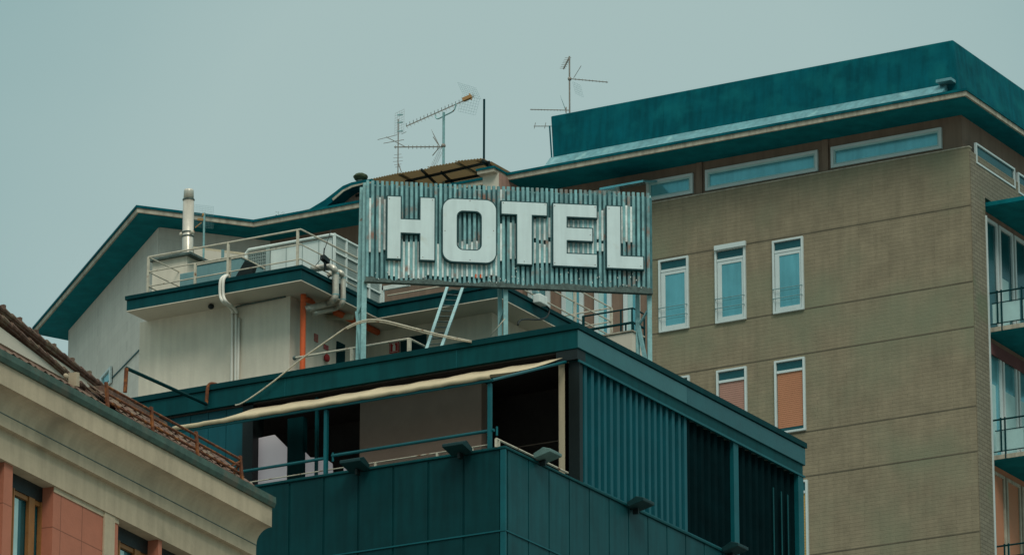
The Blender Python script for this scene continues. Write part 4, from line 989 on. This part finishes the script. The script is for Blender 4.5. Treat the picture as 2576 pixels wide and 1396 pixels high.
# rusty bracket frame on the left of the roof edge
a = hy(519, 1016, YC-.06); o_ = hx(318, 931, a.x)
bf = thing('bracket_frame', 'dark rusty pipe frame reaching out from the roof edge on the left', 'pipe frame', (a.x, YC, a.z))
obj('long_pipe', MB().tube([a, (a.x, o_.y, a.z)], .038, 8), M['fascia2'], bf)
q = (a.x, o_.y, a.z); obj('end_pipe', MB().tube([Vector(q)+Vector((0, 0, .0)), Vector(q)+Vector((-.02, 0, -.5))], .042, 8), M['rust'], bf)
pts = [a, a+Vector((.02, 0, .28)), a+Vector((.03, .03, .40)), a+Vector((.1, .08, .44)), a+Vector((.22, .3, .41))]
obj('hook', MB().tube(smoothpath(pts, 4), .036, 8), M['rust'], bf)
# white planter box and dark balcony rail right of the sign
Yp_ = YC+8.2
a, b = hy(1540, 842, Yp_), hy(1590, 832, Yp_)
pb_ = thing('planter_box', 'pale box with a grey lid standing on the roof right of the cream railing', 'planter', (b.x-.2, Yp_, ZS))
obj('body', MB().prism([(a.x-.5, Yp_, ZS-.01), (b.x, Yp_, ZS-.01), (b.x, Yp_+.5, ZS-.01), (a.x-.5, Yp_+.5, ZS-.01)], (0, 0, a.z-ZS)), M['roofsheet'], pb_)
obj('lid', MB().box((a.x-.55, Yp_-.03, a.z), (b.x+.03, Yp_+.53, a.z+.03)), M['eave'], pb_)
Yq = YC+9.2
db = thing('dark_railing', 'dark metal balcony railing behind the pale box, right of the sign', 'railing', tuple(hy(1590, 800, Yq).xy)+(ZS,))
x0, x1 = hy(1465, 792, Yq).x, hy(1592, 774, Yq).x
z1_, z2_ = hy(1592, 775, Yq).z, hy(1592, 811, Yq).z
yr_ = hx(1618, 789, x1).y
rm = MB()
for z, r in ((z1_, .02), (z2_, .03)): rm.tube([(x0, Yq, z), (x1, Yq, z), (x1, yr_, z)], r, 8)
for px in (1562, 1574, 1590): x = min(hy(px, 800, Yq).x, x1); rm.box((x-.015, Yq-.015, z2_-.5), (x+.015, Yq+.015, z1_ if px != 1574 else z2_))
rm.box((x1-.015, Yq+.5, z2_-.5), (x1+.015, Yq+.53, z1_))
rm.box((x0, Yq-.02, ZS), (x0+.05, Yq+.02, z1_)).box((x1-.03, Yq-.02, ZS), (x1+.02, Yq+.02, z2_))
obj('rails', rm, M['fascia2'], db)

# ================================================================== antennas
def yagi(m, a, b, n, el, up=Vector((0, 0, 1)), r=.008, first=0.02, boom=.014, jit=0):
    a, b = Vector(a), Vector(b); m.bar(a, b, boom)
    for i in range(n):
        p = a+(b-a)*(first+(1-2*first)*i/(n-1)); l = el*(1-.3*i/(n-1))/2
        m.tube([p-up*l, p+up*l], r, 4)
def mesh_grid(m, c, u, v, nu, nv, r=.004):
    r = r*.75
    c, u, v = Vector(c), Vector(u), Vector(v)
    for i in range(nu+1): m.tube([c+u*(i/nu), c+u*(i/nu)+v], r, 4)
    for j in range(nv+1): m.tube([c+v*(j/nv), c+v*(j/nv)+u], r, 4)
DA = 137.0
def P(x, y, d=DA): return hy(x, y, YE+2.2+(d-DA) if d > 136.5 else YE+1.0)
RT = azv(90); BK = azv(0)
# mast B with the long pointed antenna
p = P(1115.5, 465); base = Vector((p.x, p.y, ZE+.07)); tp = P(1116.5, 283); tp = Vector((p.x, p.y, tp.z))
an = thing('tv_antenna', 'tall antenna mast with a long tilted antenna at its top', 'antenna', base, 'television antennas on the tower roof')
obj('mast', MB().tube([base, tp], .038, 10), M['galv'], an)
m_ = MB(); dd = BK*.0
A_, B_ = P(1022, 318, DA-.6), P(1190, 244, DA+.6)
m_.bar(A_, B_, .03)
for i in range(20):
    c_ = A_+(B_-A_)*(i/19); l = .10
    for sg in (-1, 1): m_.tube([c_, c_+Vector((.03, .05, .075*sg))+BK*.08*sg], .006, 4)
    m_.tube([c_-BK*.12+Vector((0, 0, .05)), c_+BK*.12+Vector((0, 0, .05))], .008, 4)
obj('tilted_antenna', m_, M['ant'], an)
m_ = MB()
m_.tube(smoothpath([P(1095, 285), P(1097, 297), P(1103, 299), P(1117, 292), P(1140, 280), P(1146, 268), P(1147, 262)], 4), .02, 6)
obj('bracket', m_, M['galv'], an)
m_ = MB(); mesh_grid(m_, P(1151, 208), P(1197, 222)-P(1151, 208), P(1164, 236)-P(1151, 208), 8, 5, .0035); mesh_grid(m_, P(1163, 240), P(1207, 250)-P(1163, 240), P(1152, 280)-P(1163, 240), 7, 6, .0035)
obj('reflector', m_, M['unit_teal'], an)
obj('dipole', MB().bar(P(1165, 252), P(1186, 243), .11, .1).tube([P(1181, 236), P(1186, 252)], .02, 6), M['ant_org'], an)
m_ = MB(); yagi(m_, P(992, 370.5), P(1117, 369.5), 2, .1, r=.009, boom=.028)
for i in range(9): c_ = P(1028+i*10.3, 370.5); m_.tube([c_-Vector((0, 0, .055)), c_+Vector((0, 0, .055))], .009, 5)
m_.ball(P(1115.5, 367), .07, .07, .07, 8, 6)
obj('lower_antenna', m_, M['ant'], an)
m_ = MB()
for s_ in (0, 1):
    mesh_grid(m_, P(1104, 363) if not s_ else P(1106, 374), (P(1085, 326)-P(1104, 363)) if not s_ else (P(1086, 412)-P(1106, 374)), BK*.5+RT*.06, 7, 4, .004)
m_.bar(P(1088, 392), P(1106, 370), .02).bar(P(1090, 345), P(1105, 368), .02)
obj('lower_reflector', m_, M['ant'], an)
# mast A
p = P(1001, 440, DA+.5); base = Vector((p.x, p.y, ZE+.07)); tp = Vector((p.x, p.y, P(1003, 300, DA+.5).z))
an = thing('tv_antenna', 'thin antenna mast with a flat grid panel at its top, leftmost above the sign', 'antenna', base, 'television antennas on the tower roof')
obj('mast', MB().tube([base, tp], .017, 8), M['ant'], an)
D5 = DA+.5
m_ = MB(); mesh_grid(m_, P(994, 286, D5), P(1017, 275, D5)-P(994, 286, D5), P(993, 342, D5)-P(994, 286, D5), 4, 9, .004)
obj('grid_panel', m_, M['ant'], an)
m_ = MB()
for y in (290, 309, 331): m_.bar(P(1000, y, D5), P(1013, y-1, D5), .03, .03)
obj('bow_tie', m_, M['galv'], an)
m_ = MB(); m_.bar(P(972, 345, D5), P(1018, 369, D5), .022); m_.tube([P(950, 352, D5), P(998, 340, D5)], .009, 5).tube([P(965, 361, D5), P(1016, 352, D5)], .010, 5).tube([P(1010, 338, D5), P(1022, 332, D5)], .008, 5)
for y, l in ((390, 9), (398, 12), (407, 12), (415, 9), (421, 7)): m_.tube([P(1001-l, y, D5), P(1001+l, y-2, D5)], .006, 4)
m_.bar(P(1000, 405, D5), P(1010, 434, D5), .02)
obj('long_rods', m_, M['ant'], an)
# plain pole
p = P(1217, 412, DA+.3); base = Vector((p.x, p.y, ZE+.07))
tag(obj('metal_pole', MB().tube([base, (p.x+.01, p.y, P(1219, 250, DA+.3).z)], .033, 8), M['fascia2']), 'plain dark pole standing upright by the corrugated canopy', 'pole')
# mast D on the parapet
D6 = 136.0
p = P(1433, 290, D6); base = Vector((p.x, p.y, ztp-.4))
an = thing('tv_antenna', 'antenna mast on the left end of the teal parapet with several thin antennas', 'antenna', base, 'television antennas on the tower roof')
obj('mast', MB().tube([base, (p.x, p.y, P(1434, 142, D6).z)], .024, 8), M['ant'], an)
m_ = MB(); m_.bar(P(1433, 143, D6), P(1417, 175, D6), .03)
for i in range(7): c_ = P(1431-i*2.2, 146+i*4.4, D6); m_.tube([c_-RT*.11, c_+RT*.07], .006, 4)
obj('vertical_antenna', m_, M['ant'], an)
m_ = MB(); m_.bar(P(1430, 198.5, D6), P(1529, 207.5, D6), .022); m_.ball(P(1433, 199, D6), .06, .06, .06, 8, 6)
for i in range(10): c_ = P(1448+i*8.6, 200+i*.8, D6); m_.tube([c_-Vector((0, 0, .03)), c_+Vector((0, 0, .03))], .007, 4)
m_.bar(P(1443, 197, D6), P(1462, 166, D6), .012)
obj('middle_antenna', m_, M['ant'], an)
m_ = MB(); mesh_grid(m_, P(1440, 206, D6), P(1460, 215, D6)-P(1440, 206, D6), P(1448, 236, D6)-P(1440, 206, D6), 5, 5, .003); mesh_grid(m_, P(1409, 240, D6), P(1418, 262, D6)-P(1409, 240, D6), P(1421, 275, D6)-P(1409, 240, D6), 4, 4, .003)
obj('reflector', m_, M['unit_teal'], an)
m_ = MB(); m_.bar(P(1334, 276, D6), P(1433, 278, D6), .02)
for i in range(10): c_ = P(1338+i*8, 276.2+i*.2, D6); m_.tube([c_-Vector((0, 0, .025)), c_+Vector((0, 0, .025))], .006, 4)
m_.tube([P(1424, 270, D6), P(1424, 284, D6)], .02, 5); m_.bar(P(1343, 318, D6), P(1388, 318, D6), .018)
for x in (1345, 1371): m_.tube([P(x-1, 324, D6), P(x+2, 309, D6)], .01, 4)
obj('lower_antennas', m_, M['ant'], an)
# small antenna behind the flue
D7 = YA2
p = hy(512, 640, YA2+3.4)
an = thing('tv_antenna', 'short antenna with a faint mesh reflector right beside the steel flue', 'antenna', (p.x, p.y, ta_), 'television antennas on the tower roof')
tp = hy(512, 536, YA2+3.4)
obj('mast', MB().tube([(p.x, p.y, ta_), (p.x, p.y, tp.z)], .024, 8), M['galv'], an)
q = lambda x, y: hy(x, y, YA2+3.4)
m_ = MB(); mesh_grid(m_, q(490, 515), q(537, 520)-q(490, 515), q(489, 570)-q(490, 515), 12, 12, .0022); obj('reflector', m_, M['unit_teal'], an)
obj('dipole', MB().bar(q(498, 552), q(513, 553), .05).bar(q(491, 573), q(507, 560), .02).ball(q(512, 541), .04, .04, .05, 8, 6), M['ant_org'], an)

# ================================================================== TOWNHOUSE in the left foreground
DT = 72.0
td = azv(24.1); tn = azv(114.1)
T0 = hd(645, 1365, DT)                              # on the lower band at the far corner
OB = .12
T0 = T0 - tn*OB                                     # wall plane passes here
def tz(x, y, off): return hp(x, y, T0+tn*off, tn)
def tt(p): return (p-T0).dot(td)
def tp_(t, z, off=0): return Vector((T0.x, T0.y, 0))+td*t+tn*off+Vector((0, 0, z))
OC = .36
zCt, zCb = tz(300, 910.5+300*.5355, OC).z, tz(300, 964.8+300*.5247, OC).z
zB1, zB2 = tz(300, 1036+.520*300, OB).z, tz(300, 1067.8+.515*300, OB).z
zA0 = tz(200, 1152+.5*200, .04).z
tEnd = tt(tz(684, 1300, OC)); tNear = tt(tz(-420, 700, OC))
th = thing('townhouse', 'stone townhouse corner with a deep moulded cornice, red panels and a tiled roof', 'building', tuple(tp_(tEnd-4, 0, -4)))
def extr(prof, m, name, t0=None, t1=None, smooth=False, **k):
    t0 = tNear if t0 is None else t0; t1 = tEnd if t1 is None else t1
    return obj(name, MB().prism([tp_(t0, z, o_) for o_, z in prof], td*(t1-t0)), m, th, **k)
prof = [(-.5, zCt), (OC, zCt), (OC, zCb)]
for k in range(1, 9):                               # cove: concave quarter
    g = R(90*k/8); prof.append((OC-(OC-OB-.0)*math.sin(g)*.97-.004, zCb-(zCb-zB1)*(1-math.cos(g))))
prof += [(OB, zB1), (OB, zB2), (.05, zB2), (-.5, zB2)]
extr(prof, M['stone'], 'cornice')
extr([(OB, zB1+.006), (OB+.006, zB1+.006), (OB+.006, zB1-.006), (OB, zB1-.006)], M['grime'], 'cornice_joint')
extr([(.04, zB2-.001), (.04, zA0), (-.3, zA0), (-.3, zB2-.001)], M['stone'], 'architrave', t1=tEnd-(OC-.04))
# wall piers between the window openings (positions along the facade)
def tw_(x): 
    yb = 1152+.5*x; return tt(tz(x, yb+30, 0))
op = [(-70, 10), (32, 134), (297, 398), (407, 505)]
piers = []
x_prev = tNear
tE = tEnd-OC
edges = [(tw_(a), tw_(b)) for a, b in op]
cur = tNear
for a, b in edges:
    if a > cur: piers.append((cur, a))
    cur = b
piers.append((cur, tE))
zWb = 0
for (a, b) in piers:
    obj('wall', MB().prism([tp_(a, zWb, 0), tp_(b, zWb, 0), tp_(b, zWb, -.35), tp_(a, zWb, -.35)], (0, 0, zA0-zWb-.002)), M['redtile'], th)
a, b = tw_(259), tw_(285); obj('pilaster', MB().prism([tp_(a, 0, .025), tp_(b, 0, .025), tp_(b, 0, .001), tp_(a, 0, .001)], (0, 0, zA0-.003)), M['stone'], th)
a, b = tw_(134), tw_(297); obj('head_band', MB().prism([tp_(a, zA0-.07, .012), tp_(b, zA0-.07, .012), tp_(b, zA0-.07, .001), tp_(a, zA0-.07, .001)], (0, 0, .068)), M['stone'], th)
obj('rear_wall', MB().prism([tp_(tNear, 0, -.8), tp_(tE, 0, -.8), tp_(tE, 0, -7), tp_(tNear, 0, -7)], (0, 0, zA0)), M['stone'], th)
obj('lintel_soffit', MB().prism([tp_(tNear, zA0+.001, -.3), tp_(tE, zA0+.001, -.3), tp_(tE, zA0+.001, -.8), tp_(tNear, zA0+.001, -.8)], (0, 0, .3)), M['black'], th)
obj('end_wall', MB().prism([tp_(tE-.3, 0, -.35), tp_(tE, 0, -.35), tp_(tE, 0, -7), tp_(tE-.3, 0, -7)], (0, 0, zA0)), M['stone'], th)
for i, (a, b) in enumerate(edges):
    ztop = zA0-.2; zl = ztop-2.2; w_ = b-a; o0 = -.16
    fr_ = MB()
    def vb(u0, u1, z0=zl, z1=ztop, oo=o0, m=None): (m or fr_).prism([tp_(a+w_*u0, z0, oo), tp_(a+w_*u1, z0, oo), tp_(a+w_*u1, z0, oo-.05), tp_(a+w_*u0, z0, oo-.05)], (0, 0, z1-z0))
    vb(-.05, .05); vb(.16, .24, oo=o0+.02); vb(.265, .29, oo=o0+.02); vb(.68, .82); vb(.97, 1.02); vb(0, 1, ztop-.06, ztop, o0-.02)
    f = obj('window', fr_, M['wood'], th)
    g_ = MB(); vb(.02, .16, m=g_, oo=o0-.02); vb(.29, .45, m=g_, oo=o0-.02, z1=ztop-.1); obj('curtain', g_, M['curtain'], f)
    g_ = MB(); vb(.02, .98, m=g_, oo=o0-.06); obj('pane', g_, M['glass_dark'], f)
    g_ = MB(); vb(.0, 1.0, ztop, zA0, o0+.0, g_); obj('blind_box', g_, M['black'], f)
    if i == 1: g_ = MB(); vb(.1, .8, zl, ztop-1.35, o0+.04, g_); obj('sill_panel', g_, M['unit_teal'], f)
# gutter
gp = [(OC-.10, zCt+.002), (OC+.03, zCt+.002), (OC+.055, zCt+.06), (OC+.05, zCt+.15), (OC-.1, zCt+.15)]
extr(gp, M['gutter'], 'gutter', t1=tEnd+.02)
# tiled roof: lower slope up to the guard rail
zg = zCt+.13
zTop = tz(420, 1072, -.45).z
def tiles(name, t0, t1, o0, z0, o1, z1, mat_, per=.21, rows=5, amp=.035):
    m = MB(); n = int((t1-t0)/per)
    tilts = [random.uniform(-.012, .012) for _ in range(n*rows+rows)]
    for r in range(rows):
        f0, f1 = r/rows, (r+1.12)/rows
        R_ = []
        for f_, lift in ((f0, .022), (min(f1, 1), .0)):
            row = []
            for i in range(n*6+1):
                ph = i/6*2*math.pi; k = tilts[min(r*n+i//6, len(tilts)-1)]
                row.append(tp_(t0+(t1-t0)*i/(n*6), z0+(z1-z0)*f_+lift+amp*abs(math.cos(ph/2))+k, o0+(o1-o0)*f_))
            R_.append(row)
        m.grid(R_)
    return obj(name, m, mat_, th, solid=.012)
t262 = tt(tz(264, 985, -.2)); zLow = tz(0, 869, -.35).z
tiles('roof_tiles', t262, tEnd-.12, OC-.06, zg-.01, -.47, zTop-.02, M['tile'])
tiles('roof_tiles', tNear, t262, OC-.06, zg-.03, -.40, zLow, M['tile'], rows=3, amp=.03)
obj('roof_base', MB().prism([tp_(t262, zCt, OC-.12), tp_(t262, zg-.03, OC-.12), tp_(t262, zTop-.06, -.5), tp_(t262, zTop-.4, -4.5), tp_(t262, zA0, -4.5), tp_(t262, zA0, -.5)], td*(tEnd-.15-t262)), M['tile'], th)
obj('roof_base', MB().prism([tp_(tNear, zCt, OC-.12), tp_(tNear, zg-.05, OC-.12), tp_(tNear, zLow-.03, -.42), tp_(tNear, zLow-.1, -4.5), tp_(tNear, zA0, -4.5), tp_(tNear, zA0, -.5)], td*(t262-tNear)), M['tile'], th)
# dormer cheeks (pale walls) and their tiled verges, one behind the other
def tpoly(pts, off): return [tz(x, y, off) for x, y in pts]
def verge(pts, off, wd, name, th_=.10):
    m = MB(); q = [tz(x, y, off) for x, y in pts]; n = len(q)
    tot = (q[-1]-q[0]); L_ = tot.length; k = int(L_/.24); d_ = tot.normalized(); upv = tn.cross(d_); upv = upv if upv.z > 0 else -upv
    m.prism([q[0], q[-1], q[-1]-upv*th_, q[0]-upv*th_], -tn*wd)
    for i in range(k):
        p = q[0]+d_*(i*L_/k)+upv*(.0+random.uniform(-.006, .008)); e = p+d_*(L_/k*1.12)
        for o_ in (0, -.22, -.44, -.66):
            if -o_ < wd: m.tube([p+tn*o_+upv*.002, e+tn*o_-upv*.012], .04, 8, .03)
    return obj(name, m, M['tile'], th)
obj('dormer_cheek', MB().prism(tpoly([(-300, 640), (0, 822), (176, 953), (176, 960), (0, 862), (-300, 700)], -.55), -tn*.1), M['roofsheet'], th)
verge([(-250, 585), (0, 795), (222, 983)][::2], -.52, .3, 'dormer_verge', .055)
obj('dormer_cheek', MB().prism(tpoly([(60, 846), (262, 986), (264, 1025), (60, 925)], -1.0), -tn*.1), M['roofsheet'], th)
verge([(-200, 619), (264, 976)], -.97, .4, 'dormer_verge', .06)
obj('dormer_block', MB().prism(tpoly([(172, 938), (180, 940), (180, 975), (172, 973)], -.3), tn*.12).ball(tz(166, 946, -.25), .03, .05, .04, 8, 6), M['stone'], th)
# hooks along the skyline verge
for px in (10, 51, 92, 137, 183, 226):
    py_ = 612+(px+200)*(976-619)/464.0; p = tz(px, py_-1, -1.0); obj('snow_hook', MB().box(p+Vector((-.03, -.03, -.02)), p+Vector((.02, .02, .03))), M['tile'], th)
obj('upper_tiles', MB().prism(tpoly([(262, 968), (300, 992), (420, 1062), (425, 1078), (300, 1016), (262, 998)], -.6), -tn*.3), M['tile'], th)
# snow guard rail
gt = thing('snow_guard', 'rusty three-bar snow guard rail above the green gutter', 'rail', tuple(tz(430, 1110, .15)))
A0, B0 = tt(tz(266, 965, .15)), tt(tz(605, 1160, .15)); zA_, zB_ = tz(266, 965, .15).z, tz(605, 1160, .15).z
zq = (zA_+zB_)/2
for dz in (0, -.10, -.2): obj('rail', MB().tube([tp_(A0, zq+dz, .15), tp_(B0, zq+dz, .15)], .018, 6), M['rust'], gt)
for px in (267, 380, 493, 604):
    t_ = tt(tz(px, 963+(px-267)*.57, .15)); obj('guard_post', MB().bar(tp_(t_, zq+.05, .15), tp_(t_, zq-.36, .19), .05, .03), M['rust'], gt)
obj('stay', MB().bar(tp_(B0, zq-.02, .15), tp_(B0, zg-.02, -.1), .03, .02).bar(tp_(B0-.25, zq-.15, .15), tp_(B0, zq-.02, .15), .03, .02), M['rust'], gt)
